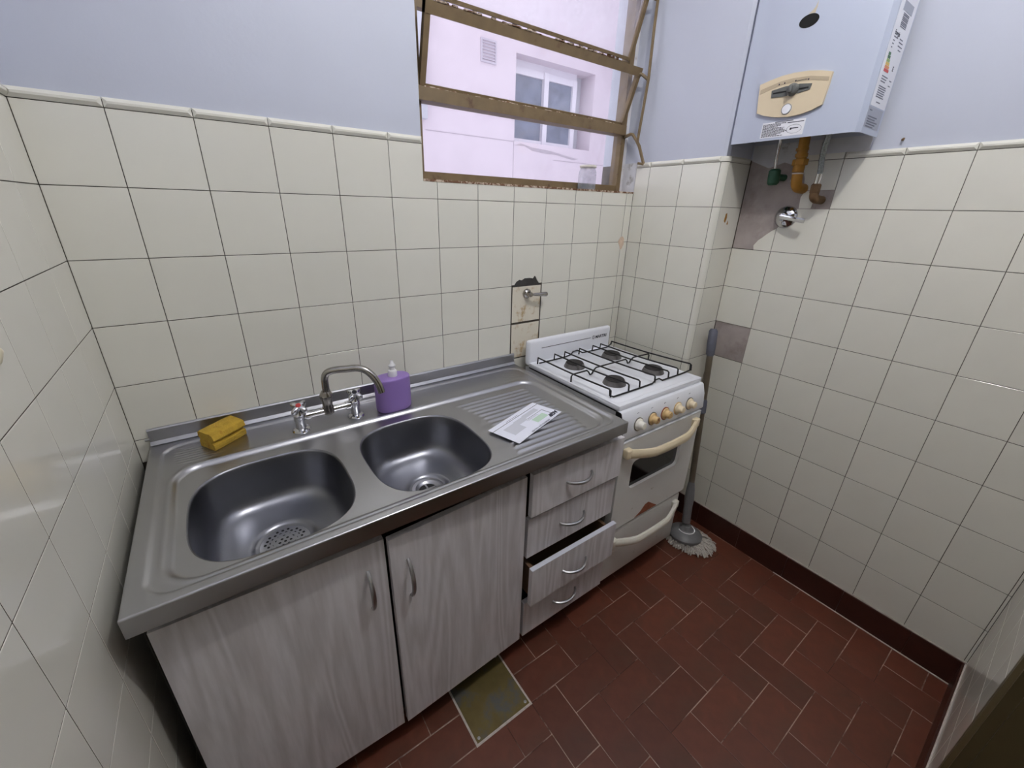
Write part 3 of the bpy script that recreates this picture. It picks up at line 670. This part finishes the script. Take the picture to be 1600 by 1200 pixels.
obj('cap', MB().lathe((.658,-.123,ZD+.111),(0,0,1),[(.0135,0),(.0140,.002),(.0140,.018),(.0125,.021),(.0085,.023),(.0075,.030),(.0105,.034),(.0110,.037),(.0060,.044),(.0045,.052),(.002,.053)],24), 'white_plastic', sb)

m = MB()
prof = [(0,0),(.062,0),(.064,.003),(.064,.016),(.056,.020),(.055,.024),(.064,.027),(.067,.031),(.062,.044),(.050,.047),(.006,.047),(0,.044),(-.002,.031),(.004,.026),(.004,.021),(0,.017)]
U = Vector((.075,.059,0)).normalized(); Vv = Vector((.5,-.86,0)).normalized(); A0 = Vector((.137,-.066,ZD+.0005))
vs = []; n = len(prof); K = 10
for i in range(K+1):
    t = i/K; e = .004*(abs(2*t-1)**6)
    for a, b in prof:
        ca, cb = .032, .023; vs.append(A0+U*(.096*t)+Vv*(ca+(a-ca)*(1-e*8)+random.uniform(-.0006,.0006))+Vector((0,0,max(cb+(b-cb)*(1-e*8)+(random.uniform(-.0006,.0006) if b > .01 else 0),0))))
m.add(vs, [(i*n+k, i*n+(k+1) % n, (i+1)*n+(k+1) % n, (i+1)*n+k) for i in range(K) for k in range(n)]+[tuple(range(n-1,-1,-1)), tuple(K*n+k for k in range(n))])
obj('sponge', m, 'sponge', label='mustard yellow grooved kitchen sponge on the left corner of the sink', cat='sponge', ang=50)

# envelope on the drainer
ZE = ZS-.0088
env = thing('envelope', (.96,-.42,ZE), 'white window envelope lying on the ribbed drainer', 'envelope')
A, Bp, Cp, Dp = Vector((.833,-.411)), Vector((1.064,-.331)), Vector((1.098,-.440)), Vector((.868,-.520))
def E2(u, v): q = (A*(1-u)+Bp*u)*(1-v)+(Dp*(1-u)+Cp*u)*v; return q
def ez(u, v): return ZE+.0022+.004*(u**2)*(v**2)+.0015*math.sin(u*5)*v
def sheet(u0, u1, v0, v1, h, th=.0005, nu=10, nv=6):
    vs = []; m = MB()
    for s in (0, 1):
        for j in range(nv+1):
            for i in range(nu+1):
                u, v = u0+(u1-u0)*i/nu, v0+(v1-v0)*j/nv; q = E2(u, v); vs.append((q.x, q.y, ez(u,v)+h+s*th))
    N = (nu+1)*(nv+1); ix = lambda i, j, s: s*N+j*(nu+1)+i; fs = []
    for j in range(nv):
        for i in range(nu):
            fs.append((ix(i,j,1),ix(i+1,j,1),ix(i+1,j+1,1),ix(i,j+1,1))); fs.append((ix(i,j+1,0),ix(i+1,j+1,0),ix(i+1,j,0),ix(i,j,0)))
    for i in range(nu): fs.append((ix(i,0,0),ix(i+1,0,0),ix(i+1,0,1),ix(i,0,1))); fs.append((ix(i,nv,1),ix(i+1,nv,1),ix(i+1,nv,0),ix(i,nv,0)))
    for j in range(nv): fs.append((ix(0,j,1),ix(0,j+1,1),ix(0,j+1,0),ix(0,j,0))); fs.append((ix(nu,j,0),ix(nu,j+1,0),ix(nu,j+1,1),ix(nu,j,1)))
    return m.add(vs, fs)
obj('paper', sheet(0,1,0,1,0,.0008), 'paper', env)
t_ = .0008
for nm, r, mt in (('fold_line',(.0,1,.155,.170),'ink'),('address_window',(.12,.36,.30,.70),'paper_grey'),('address_window',(.34,.55,.27,.48),'paper_grey'),('address_window',(.55,.86,.24,.40),'paper_grey'),
                  ('window_edge',(.46,.90,.455,.470),'ink_soft'),('window_edge',(.888,.9,.455,.80),'ink_soft'),('green_panel',(.56,.82,.58,.80),'paper_green'),
                  ('printed_line',(.30,.56,.105,.118),'ink_soft'),('printed_line',(.50,.74,.50,.508),'ink_soft'),('printed_line',(.52,.76,.535,.541),'ink_soft')):
    obj(nm, sheet(*r,t_,.00015,8,2), mt, env)
def envM(u, v, rev, h):
    q = E2(u, v); ux = (Bp-A).normalized()*(-1 if rev else 1); vy = Vector((-ux.y, ux.x))
    return Matrix(((ux.x,vy.x,0,q.x),(ux.y,vy.y,0,q.y),(0,0,1,ez(u,v)+h),(0,0,0,1)))
text('logo_text','AGIP',.021,envM(.975,.80,True,.0022),'ink',env,.0006)
text('printed_text','IMPUESTOS QUE VUELVEN',.0085,envM(.72,.93,True,.0018),'ink_soft',env)

# ------------------------------------------------------------------ stove
SX, SR = 1.262, 1.742
st = thing('gas_stove', (1.502,-.29,0), 'white four-burner gas stove with yellowed knobs and handles', 'stove')
obj('body', MB().box(SX+.004,SR-.004,-.535,-.03,.072,.835).box(SX+.02,SX+.05,-.5,-.46,0,.072).box(SR-.05,SR-.02,-.5,-.46,0,.072).box(SX+.02,SX+.05,-.09,-.05,0,.072).box(SR-.05,SR-.02,-.09,-.05,0,.072), 'enamel_dirty', st, smooth=False)
# cooktop: pressed pan with raised rim
def zc(x, y): return .858-.004*sst(-sdrr(x,y,SX+.012,SR-.012,-.520,-.075,.02)/.010)-.0012*sst(-sdrr(x,y,SX+.035,SR-.035,-.49,-.09,.03)/.010)
m = MB(); nx_, ny_ = 100, 100; vs = []
for j in range(ny_+1):
    for i in range(nx_+1):
        x, y = SX+(SR-SX)*i/nx_, -.540+(.540-.052)*j/ny_; vs.append((x,y,zc(x,y)))
m.add(vs, [(j*(nx_+1)+i, j*(nx_+1)+i+1, (j+1)*(nx_+1)+i+1, (j+1)*(nx_+1)+i) for j in range(ny_) for i in range(nx_)])
ct = obj('cooktop', m, 'enamel', st, ang=60)
obj('cooktop_skirt', MB().rbox(SX,SR,-.5405,-.050,.838,.8575,.006,3), 'enamel', st)
obj('gasket', MB().box(SX+.002,SR-.002,-.537,-.055,.8345,.8385), 'rubber', st, smooth=False)
bp = obj('back_panel', MB().rbox(SX-.006,SR+.006,-.058,-.030,.845,.953,.012,4), 'enamel', st)
obj('printed_stripe', MB().box(1.325,1.615,-.0584,-.0578,.9125,.9150), 'ink', bp, smooth=False)
TM = Matrix(((1,0,0,1.646),(0,0,-1,-.0584),(0,1,0,.9065),(0,0,0,1)))
text('brand_text','MARTIRI',.0195,TM,'ink',bp,.0005)
obj('brand_emblem', MB().tube(arc((1.633,-.0584,.9135),.0078,0,2*math.pi,20,(1,0,0),(0,0,1))[:-1],.0009,6,closed=True).box(1.6322,1.6338,-.0588,-.0580,.908,.919), 'ink', bp, smooth=False)
# burners
for i, (x, y) in enumerate(((1.397,-.186),(1.622,-.184),(1.628,-.396),(1.402,-.394))):
    b = obj('burner', MB().lathe((x,y,.852),(0,0,1),[(.046,0),(.044,.004),(.037,.022),(.034,.023)],32), 'burner_ring', st)
    obj('burner_cap', MB().lathe((x,y,.8745),(0,0,1),[(.0345,0),(.0345,.003),(.032,.0048),(.005,.0052)],32), 'burner', b)
# wire grate
zg, zl, R_ = .889, .862, .0031
xs = [(1.280,1.288),(1.370,1.382),(1.428,1.442),(1.515,1.530),(1.598,1.614),(1.648,1.674),(1.722,1.764)]
g = thing
grate = obj('grate', MB().tube([(1.292,-.088,zl),(1.37,-.088,zl),(1.44,-.085,zl),(1.475,-.083,zl+.004),(1.50,-.068,zl+.008),(1.53,-.063,zl+.008),(1.545,-.083,zl),(1.60,-.086,zl),(1.70,-.086,zl),(1.722,-.088,zl+.012),(1.722,-.092,zg)],R_,8), 'iron', st)
obj('grate_wire', MB().tube([(1.288,-.470,zg),(1.289,-.472,zl+.004),(1.300,-.480,zl),(1.44,-.480,zl),(1.515,-.478,zl),(1.545,-.470,zl+.006),(1.565,-.470,zl+.006),(1.575,-.478,zl),(1.70,-.477,zl),(1.755,-.477,zl+.003),(1.764,-.472,zl+.012),(1.764,-.470,zg)],R_,8), 'iron', grate)
for i, (xb, xf_) in enumerate(xs):
    p = [(xb,-.090,zl+.012 if i == 6 else zl)]+[(xb,-.092,zg)]+[(xb+(xf_-xb)*t, -.092-.378*t, zg-.004*math.sin(math.pi*t)) for t in (.15,.3,.5,.7,.85)]+[(xf_,-.468,zg),(xf_+.001,-.474,zg-.004),(xf_+.001,-.476,zl)]
    obj('grate_bar', MB().tube(p,R_,8), 'iron', grate)
p = [(1.272,-.298,.857),(1.272,-.298,zg-.010),(1.278,-.297,zg-.003),(1.355,-.295,zg-.003),(1.366,-.294,zg-.012),(1.376,-.293,.864),(1.386,-.293,.864),(1.396,-.292,zg-.012),(1.410,-.291,zg-.003),(1.585,-.289,zg-.003),(1.594,-.289,zg-.010),(1.602,-.289,.866),(1.611,-.289,.866),(1.620,-.289,zg-.012),(1.634,-.290,zg-.003),(1.728,-.294,zg-.003),(1.733,-.294,zg-.010),(1.733,-.294,.857)]
obj('grate_bar', MB().tube(p,R_,8), 'iron', grate)
# control panel with five knobs
m = MB(); pr = [(-.53,.742),(-.566,.738),(-.569,.745),(-.563,.800),(-.552,.836),(-.547,.8395),(-.53,.8395)]
cp = obj('control_panel', m.prism(pr,(SX,0,0),(0,1,0),(0,0,1),(SR-SX,0,0)), 'enamel', st, ang=40)
obj('end_cap', MB().prism([(a-.0008 if a < -.54 else a, b) for a, b in pr],(SX-.003,0,0),(0,1,0),(0,0,1),(.003,0,0)), 'black', cp, smooth=False)
kn = Vector((0,-1,.10)).normalized()
for i, (mt, rm) in enumerate((('ivory_white','chrome_worn'),('ivory_burnt','chrome_worn'),('ivory_burnt','rust'),('ivory','ivory_burnt'),('ivory','chrome_worn'))):
    x = 1.343+.0748*i-(.002 if i == 2 else 0); c = Vector((x,-.5655,.782))
    b = obj('knob', MB().lathe(c,kn,[(.0215,0),(.0215,.003),(.0195,.006),(.0150,.008),(.0135,.012),(.0130,.022),(.0110,.025),(.004,.026)],28), mt, cp)
    obj('knob_grip', MB().rbox(-.0042,.0042,-.024,-.004,-.012,.012,.002,2).xf(Matrix.Translation(c) @ Matrix.Rotation(random.uniform(-.3,.5),4,'Y')), mt, b)
    obj('bezel', MB().lathe(c-kn*.001,kn,[(.0245,0),(.0245,.002),(.0215,.003)],28), rm, b)
    obj('dial_mark', MB().tube(arc((x-.002,-.5595,.822),.003,0,4.2,8,(1,0,0),(0,-.25,1)),.0005,5), 'ink', cp)
# oven door
m = MB(); hole = rrect(1.342,1.640,.512,.632,.022,5); outer = rrect(SX+.008,SR-.004,.346,.728,.010,5)
def ring(O, H, y0, y1):
    n = len(O); m = MB(); vs = [(x,y,z) for y in (y0,y1) for L_ in (O,H) for x, z in L_]; fs = []
    for i in range(n):
        j = (i+1) % n
        fs += [(i,j,n+j,n+i),(2*n+i,3*n+i,3*n+j,2*n+j),(i,2*n+i,2*n+j,j),(n+i,n+j,3*n+j,3*n+i)]
    return m.add(vs, fs)
od = obj('oven_door', ring(outer,hole,-.5675,-.538), 'enamel_dirty', st, ang=30)
obj('door_top_edge', MB().rbox(SX+.008,SR-.004,-.569,-.538,.722,.731,.003,2), 'enamel', od)
obj('oven_window', MB().box(1.335,1.647,-.556,-.552,.505,.640), 'oven_glass', od, smooth=False)
def bar_handle(x0, x1, z, yf, sag, h):
    pts = []; K = 18
    for i in range(K+1):
        t = i/K; s = math.sin(math.pi*t); pts.append((x0+(x1-x0)*t, yf-.012-.034*min(1,1.35*s), z-sag*s))
    prof = [(-.006,-h),(.004,-h),(.008,-h*.6),(.009,0),(.008,h*.6),(.003,h),(-.006,h*.9)]
    m = MB().sweep(pts, prof); m.rbox(x0-.008,x0+.022,yf-.024,yf,z-h*1.1,z+h*1.1,.006,3); m.rbox(x1-.022,x1+.008,yf-.020,yf,z-h*1.1,z+h*1.1,.005,3); return m
hd = obj('handle', bar_handle(1.284,1.704,.690,-.567,.016,.0165), 'ivory', od)
obj('rust_patch', MB().prism([(1.488,.392),(1.550,.349),(1.410,.349),(1.445,.366),(1.468,.388)],(0,-.5678,0),(1,0,0),(0,0,1),(0,-.0006,0)), 'rust', od, smooth=False)
dw = obj('warming_drawer', MB().rbox(SX+.008,SR-.012,-.560,-.538,.088,.328,.006,2), 'enamel_dirty', st)
obj('drawer_recess', MB().prism(rrect(1.30,1.70,.215,.318,.03,5),(0,-.5603,0),(1,0,0),(0,0,1),(0,-.0004,0)), 'enamel_dirty', dw, smooth=False)
obj('handle', bar_handle(1.287,1.698,.290,-.560,.018,.016), 'ivory_white', dw)
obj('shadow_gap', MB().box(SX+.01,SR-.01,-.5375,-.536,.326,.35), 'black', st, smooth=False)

# ------------------------------------------------------------------ mop leaning in the corner
mop = thing('floor_mop', (1.860,-.585,0), 'grey mop with stringy white head leaning beside the stove', 'mop')
b0, b1 = Vector((1.851,-.560,.075)), Vector((1.951,-.436,1.000)); dm = (b1-b0).normalized()
def along(t): return b0+(b1-b0)*t
obj('pole', MB().tube([along(.14),along(.90)],.0130,14), 'mop_pole', mop)
obj('grip', MB().tube([along(.875),along(.885),along(.93),along(.99),along(1.0)],[.0125,.0165,.0185,.0175,.012],16), 'blue_grey_grip', mop)
obj('clamp', MB().tube([along(.60),along(.605),along(.66),along(.67)],[.013,.0165,.0165,.013],14), 'blue_grey_grip', mop)
obj('socket', MB().tube([along(.03),along(.06),along(.12),along(.16),along(.21),along(.25)],[.019,.0185,.0185,.021,.018,.013],16), 'grey_plastic', mop)
hc = Vector((1.853,-.566,.030))
obj('mop_head', MB().lathe(hc,(.06,.06,1),[(.074,0),(.075,.012),(.068,.022),(.045,.034),(.030,.040),(.024,.050),(.020,.058)],36), 'grey_plastic', mop)
obj('head_mark', MB().tube(arc(hc+Vector((0,0,.0385)),.036,math.radians(150),math.radians(380),20,(1,0,0),(0,1,0)),.0024,6), 'white_plastic', mop)
ym = MB()
for k in range(330):
    a = random.uniform(0,2*math.pi); f = Vector((math.cos(a), math.sin(a), 0)); bias = max(0, f.dot(Vector((.55,-.83,0)).normalized())); r0 = random.uniform(.045,.073); L_ = .012+.058*bias*random.uniform(.75,1.05)
    z0 = random.uniform(.016,.034); w = random.uniform(-.012,.012); tang = Vector((-f.y,f.x,0))
    e = hc.xy.to_3d()+f*(r0+L_)+tang*w
    if e.x < SR+.012: e.x = SR+.012
    if e.x > XR-.014: e.x = XR-.014
    p0 = hc.xy.to_3d()+f*r0+Vector((0,0,z0)); p1 = p0.lerp(e, .45); p1.z = z0*.8+random.uniform(-.004,.008); p2 = p0.lerp(e, .8); p2.z = .012+random.uniform(0,.004); e.z = .0045
    if p0.x < SR+.01: continue
    ym.tube(smooth_path([p0,p1+tang*random.uniform(-.005,.005),p2,e],2), .0031, 5)
obj('yarn', ym, 'mop_yarn', mop, kind='stuff')

# ------------------------------------------------------------------ water heater
HX0, HX1, HY0, HY1, HZ0, HZ1 = 1.835, 1.992, -.778, -.406, 1.677, 2.27
wh = thing('water_heater', (1.93,-.59,HZ0), 'white wall-mounted gas water heater with beige control panel', 'water heater')
def shell():
    pr = [(HX1,HY0)]+[(HX0+.012-.012*math.cos(math.radians(a)) if False else 0,0) for a in ()]
    P_ = [(HX1,HY0),(HX0+.022,HY0),(HX0+.006,HY0+.010),(HX0,HY0+.028),(HX0,HY1-.066),(HX0+.003,HY1-.058),(HX0+.003,HY1-.006),(HX0+.009,HY1),(HX1,HY1)]
    return P_
P_ = shell(); th = .003
c0 = [(1.9135,(HY0+HY1)/2)]
def insetp(P_): return [(x+(th if x < 1.9 else 0), y+(th if y < -.59 else -th)) for x, y in P_]
Q_ = insetp(P_); n = len(P_)
m = MB(); vs = [(x,y,HZ0) for x,y in P_]+[(x,y,HZ1) for x,y in P_]+[(x,y,HZ0) for x,y in Q_]
fs = [(i,i+1,n+i+1,n+i) for i in range(n-1)]+[tuple(n+i for i in range(n))]+[(i,2*n+i,2*n+i+1,i+1) for i in range(n-1)]
vs += [(x,y,HZ0+.05) for x,y in Q_]; fs += [(2*n+i,3*n+i,3*n+i+1,2*n+i+1) for i in range(n-1)]
m.add(vs, fs); hs = obj('casing', m, 'heater_white', wh, ang=25)
obj('underside', MB().box(HX0+.03,HX1,HY0+.006,HY1-.006,HZ0+.035,HZ0+.04), 'carcass', wh, smooth=False)
obj('mounting_plate', MB().box(HX1,XR+T-.001,HY0+.03,HY1-.02,HZ0+.06,HZ1-.04), 'heater_white', wh, smooth=False)
XF = HX0
k = (1.45-1.677)/(1.45-1.681)
def hp(y, z):      # control positions were measured on a plane a little deeper; bring them to the real front
    s = (XF-.2567)/(1.882-.2567); return (-1.3064+(y+1.3064)*s, 1.4504+(z-1.4504)*s)
pan = [hp(y,z) for y, z in ((-.450,1.851),(-.480,1.858),(-.515,1.864),(-.551,1.8655),(-.59,1.863),(-.625,1.857),(-.657,1.848),(-.655,1.810),(-.651,1.766),(-.625,1.755),(-.595,1.748),(-.56,1.7455),(-.52,1.750),(-.485,1.758),(-.459,1.769),(-.454,1.81))]
cpn = obj('control_panel', MB().prism(pan,(XF,0,0),(0,1,0),(0,0,1),(-.008,0,0)), 'heater_beige', wh, smooth=False)
band = [hp(y,z) for y, z in ((-.456,1.835),(-.515,1.849),(-.551,1.851),(-.60,1.848),(-.652,1.836),(-.652,1.826),(-.60,1.838),(-.551,1.840),(-.515,1.838),(-.456,1.822))]
obj('panel_band', MB().prism(band,(XF-.008,0,0),(0,1,0),(0,0,1),(-.0006,0,0)), 'heater_beige_dark', cpn, smooth=False)
sl = [hp(y,z) for y, z in ((-.493,1.827),(-.530,1.832),(-.575,1.832),(-.609,1.827),(-.607,1.812),(-.575,1.807),(-.53,1.805),(-.496,1.807))]
sld = obj('slider_plate', MB().prism(sl,(XF-.008,0,0),(0,1,0),(0,0,1),(-.002,0,0)), 'slider_grey', cpn, smooth=False)
(ya, za), (yb, zb) = hp(-.500,1.818), hp(-.602,1.819)
obj('slider_slot', MB().box(XF-.0108,XF-.0098,yb,ya,za-.002,za+.002), 'black', sld, smooth=False)
yk, zk = hp(-.558,1.819); obj('slider_knob', MB().lathe((XF-.010,yk,zk),(-1,0,0),[(.017,0),(.0165,.006),(.012,.012),(.004,.014)],24).rbox(XF-.032,XF-.012,yk-.005,yk+.005,zk-.010,zk+.010,.003,2), 'slider_grey', sld)
yk, zk = hp(-.552,1.768); bt = obj('ignition_button', MB().lathe((XF-.008,yk,zk),(-1,0,0),[(.0150,0),(.0150,.001),(.0125,.0012),(.0122,.003),(.003,.0032)],24), 'label_white', cpn)
obj('button_rim', MB().tube(arc((XF-.009,yk,zk),.0140,0,2*math.pi,28,(0,1,0),(0,0,1))[:-1],.0008,6,closed=True), 'slider_grey', bt)
for y, z in ((-.512,1.841),(-.528,1.842),(-.560,1.8425),(-.596,1.840)):
    y, z = hp(y, z); obj('panel_symbol', MB().box(XF-.0092,XF-.0084,y-.0015,y+.0015,z-.002,z+.002), 'ink', cpn, smooth=False)
(ya, za), (yb, zb) = hp(-.563,1.8425), hp(-.592,1.841); obj('panel_symbol', MB().box(XF-.0092,XF-.0084,yb,ya,za-.0014,za-.0004), 'ink', cpn, smooth=False)
yk, zk = hp(-.552,1.996); vs_ = rrect(yk-.026,yk+.026,zk-.012,zk+.012,.0119,8)
obj('sight_hole', MB().prism([(yk+.026*math.cos(t), zk+.0165*math.sin(t)) for t in [2*math.pi*i/28 for i in range(28)]],(XF+.002,0,0),(0,1,0),(0,0,1),(-.0026,0,0)), 'dark_inside', wh, smooth=False)
obj('soot_mark', MB().prism([(yk-.012,zk+.0155),(yk-.014,zk+.030),(yk-.0135,zk+.044),(yk-.009,zk+.030),(yk-.004,zk+.024),(yk+.006,zk+.0168),(yk-.002,zk+.0168)],(XF,0,0),(0,1,0),(0,0,1),(-.0004,0,0)), 'soot', wh, smooth=False)
# instruction sticker under the panel
(ya, za), (yb, zb) = hp(-.484,1.737), hp(-.614,1.692)
stk = obj('instruction_sticker', MB().box(XF-.0005,XF,yb,ya,zb,za), 'label_white', wh, smooth=False)
tm = MB(); w_ = ya-yb
for i in range(12):
    z = za-.0055-.0031*i; e = random.uniform(.50,.56) if 4 < i < 9 else random.uniform(.36,.55); s0 = ya-.003
    x = s0
    while x > s0-w_*e:
        l = random.uniform(.002,.007); tm.box(XF-.0009,XF-.0004,max(x-l,yb),x,z-.0010,z+.0008); x -= l+.0014
tm.box(XF-.0009,XF-.0004,ya-w_*.72,ya-w_*.30,za-.0024,za-.0006); tm.box(XF-.0009,XF-.0004,yb+.004,ya-w_*.60,za-.008,za-.006)
obj('sticker_text', tm, 'label_blackish', stk, smooth=False, kind='stuff')
yo, zo = ya-w_*.78, (za+zb)/2-.004
obj('sticker_diagram', MB().tube([(XF-.0007, yo+.021*math.cos(t), zo+.012*math.sin(t)) for t in [2*math.pi*i/24 for i in range(24)]],.0004,4,closed=True).box(XF-.0010,XF-.0004,yo-.012,yo+.012,zo+.001,zo+.0035).box(XF-.0010,XF-.0004,yo+.007,yo+.012,zo-.002,zo+.004), 'label_blackish', stk, smooth=False)
# energy label along the side
SY = HY0
def side(nm, x0, x1, z0, z1, mt, par, h=.0006):
    return obj(nm, MB().box(x0,x1,SY-h,SY,z0,z1), mt, par, smooth=False)
el = side('energy_label', 1.864, 1.985, 1.745, 2.02, 'label_white', wh, .0004)
rpl = side('rating_plate', 1.860, 1.978, 1.692, 1.742, 'label_silver', wh, .0004)
for i, z in enumerate((1.733,1.718,1.712,1.706,1.700,1.694)): side('rating_text', 1.872, (1.89 if i == 0 else 1.955-.012*(i % 3)), z, z+.0026, 'label_text', rpl, .0010)
for i, (mt, l) in enumerate((('label_green',.016),('label_green',.020),('label_lime',.024),('label_yellow',.028),('label_orange',.033),('label_red',.038))):
    z = 1.870-.0074*i; side('energy_bar', 1.882, 1.882+l, z-.0064, z, mt, el, .0009)
text('energy_text','Energia',.0135,Matrix(((1,0,0,1.882),(0,0,-1,SY-.0006),(0,1,0,1.909),(0,0,0,1))),'label_blackish',el,.0002)
text('energy_letter','E',.015,Matrix(((1,0,0,1.944),(0,0,-1,SY-.0006),(0,1,0,1.836),(0,0,0,1))),'label_blackish',el,.0005)
for i, (x0, x1, z) in enumerate(((1.884,1.915,1.903),(1.93,1.955,1.905),(1.93,1.962,1.898),(1.884,1.896,1.895),(1.884,1.896,1.888),(1.93,1.965,1.890),(1.94,1.962,1.882),(1.884,1.892,1.880),(1.884,1.930,1.815),(1.884,1.925,1.809),(1.95,1.966,1.812),(1.884,1.92,1.803),(1.950,1.966,1.800),(1.884,1.94,1.792),(1.884,1.945,1.787),(1.884,1.94,1.782),(1.884,1.944,1.777),(1.884,1.938,1.772),(1.884,1.944,1.767),(1.90,1.93,1.755))):
    side('label_line', x0, x1, z, z+.0022, 'label_text', el, .0009)
for i in range(9): side('barcode_bar', 1.902, 1.948, 1.929+i*.0034, 1.929+i*.0034+(.0022 if i % 3 else .0014), 'label_text', el, .0009)
side('silver_block', 1.888, 1.962, 1.962, 1.982, 'label_silver', el, .0009)

# connections under the heater
gv = thing('water_inlet', (1.985,-.512,1.60), 'green tape-wrapped pipe stub under the left of the heater', 'pipe fitting')
obj('plug', MB().lathe((1.978,-.518,1.552),(-.02,.06,1),[(.013,0),(.0185,.006),(.0195,.026),(.0190,.046),(.014,.052)],18).tube([(1.98,-.518,1.578),(XR+.003,-.532,1.578)],.011,12), 'green_valve', gv)
obj('pipe', MB().tube(smooth_path([(1.979,-.514,1.60),(1.974,-.512,1.64),(1.955,-.520,1.68),(1.95,-.522,1.72)],4),.006,12), 'chrome', gv)
gy = thing('gas_pipe', (1.985,-.60,1.55), 'yellow gas pipe elbow under the middle of the heater', 'pipe')
obj('elbow', MB().tube(smooth_path([(1.972,-.594,1.588),(1.972,-.597,1.560),(1.980,-.600,1.545),(1.998,-.602,1.541),(XR+.003,-.603,1.540)],4),.0165,16), 'brass_yellow', gy)
obj('union_nut', MB().lathe((1.971,-.593,1.610),(0,.02,1),[(.021,0),(.0235,.002),(.0235,.018),(.021,.020)],6).lathe((1.971,-.593,1.590),(0,.02,1),[(.0175,0),(.0175,.022)],16), 'brass_yellow', gy, ang=30)
obj('collar', MB().lathe((1.972,-.594,1.583),(0,0,1),[(.0172,0),(.0172,.0045)],16), 'white_grout', gy)
obj('pipe', MB().tube([(1.971,-.593,1.628),(1.968,-.588,1.72)],.0155,16).lathe((1.970,-.592,1.636),(0,.03,1),[(.0185,0),(.0185,.010)],16).lathe((1.9695,-.590,1.655),(0,.03,1),[(.0185,0),(.0185,.008)],16), 'brass_yellow', gy)
hh = thing('braided_hose', (1.985,-.662,1.52), 'braided metal hose with brass elbow under the right of the heater', 'hose')
hpth = smooth_path([(1.972,-.660,1.552),(1.968,-.662,1.59),(1.962,-.658,1.63),(1.950,-.662,1.67),(1.940,-.672,1.72)],5)
obj('hose', MB().tube(hpth,[.0078+.0008*(i % 2) for i in range(len(hpth))],12), 'braid', hh)
obj('ferrule', MB().tube([(1.973,-.660,1.545),(1.969,-.662,1.582)],.0095,14), 'chrome', hh)
obj('elbow', MB().lathe((1.973,-.660,1.522),(0,0,1),[(.013,0),(.0155,.004),(.0155,.026),(.012,.030)],8).tube(smooth_path([(1.973,-.660,1.53),(1.974,-.662,1.512),(1.984,-.666,1.505),(XR+.003,-.668,1.503)],4),.0135,12), 'brass_old', hh, ang=30)
lv = thing('lever_valve', (XR,-.570,1.445), 'chrome lever stop valve on the right wall below the heater', 'valve')
vc = Vector((XR,-.572,1.446))
obj('escutcheon', MB().lathe(vc+Vector((.003,0,0)),(-1,0,0),[(.0385,0),(.0385,.004),(.0345,.010),(.021,.016),(.0155,.019),(.0135,.034),(.010,.036)],32), 'chrome', lv)
obj('lever', MB().sweep(smooth_path([vc+Vector((-.032,.004,.001)),vc+Vector((-.036,-.02,-.002)),vc+Vector((-.040,-.052,-.007)),vc+Vector((-.041,-.078,-.011))],4), [(-.0045,-.0075),(.0045,-.0075),(.0058,0),(.0045,.0075),(-.0045,.0075),(-.0058,0)]), 'chrome', lv)
bv = thing('stop_valve', (1.277,0,1.136), 'worn chrome lever tap on the stained tile above the stove', 'valve')
vc = Vector((1.277,0,1.137))
obj('escutcheon', MB().lathe(vc,(0,-1,0),[(.020,0),(.0205,.003),(.0185,.008),(.013,.012),(.0110,.014),(.0105,.030),(.008,.034)],8), 'chrome_worn', bv, ang=30)
obj('lever', MB().tube(smooth_path([vc+Vector((0,-.026,0)),vc+Vector((.010,-.031,0)),vc+Vector((.032,-.034,-.001)),vc+Vector((.060,-.036,-.002)),vc+Vector((.076,-.037,-.003))],4),[.006,.0055,.005,.005,.005,.0055,.006,.0065,.007,.0075,.008,.0085,.0088,.0090,.0092,.0094,.008],12), 'chrome_worn', bv)

# ------------------------------------------------------------------ small things
jr = thing('glass_jar', (1.60,.022,WZ0+.004), 'small clear glass jar with water on the window sill', 'jar')
jc = (1.590,.030,WZ0+.0042)
obj('glass', MB().lathe(jc,(0,0,1),[(.033,0),(.036,.004),(.036,.060),(.033,.070),(.0305,.074),(.0305,.082)],32), 'jar_glass', jr)
obj('rim', MB().lathe((jc[0],jc[1],jc[2]+.080),(0,0,1),[(.0325,0),(.0340,.002),(.0340,.007),(.0320,.009)],32), 'jar_lid', jr)
obj('water', MB().lathe((jc[0],jc[1],jc[2]+.004),(0,0,1),[(.030,0),(.0335,.002),(.0335,.016)],32), 'water', jr)
hk = thing('wall_hook', (0,-.612,1.27), 'cream ceramic hook on the left wall at the photo edge', 'hook')
obj('plate', MB().lathe((0,-.612,1.272),(1,0,0),[(.022,0),(.021,.004),(.014,.008)],20), 'hook_cream', hk)
obj('prong', MB().tube(smooth_path([(.004,-.612,1.272),(.018,-.608,1.268),(.026,-.602,1.274),(.029,-.598,1.288)],4),[.009,.009,.0085,.0085,.008,.008,.0075,.0075,.008,.008,.0085,.009,.007],12), 'hook_cream', hk)
wp = thing('wall_plug', (XR,-.83,1.675), 'small screw left in the wall right of the water heater', 'screw')
obj('screw', MB().tube([(XR+.004,-.835,1.671),(XR-.006,-.836,1.668)],.0035,8), 'brass_old', wp)
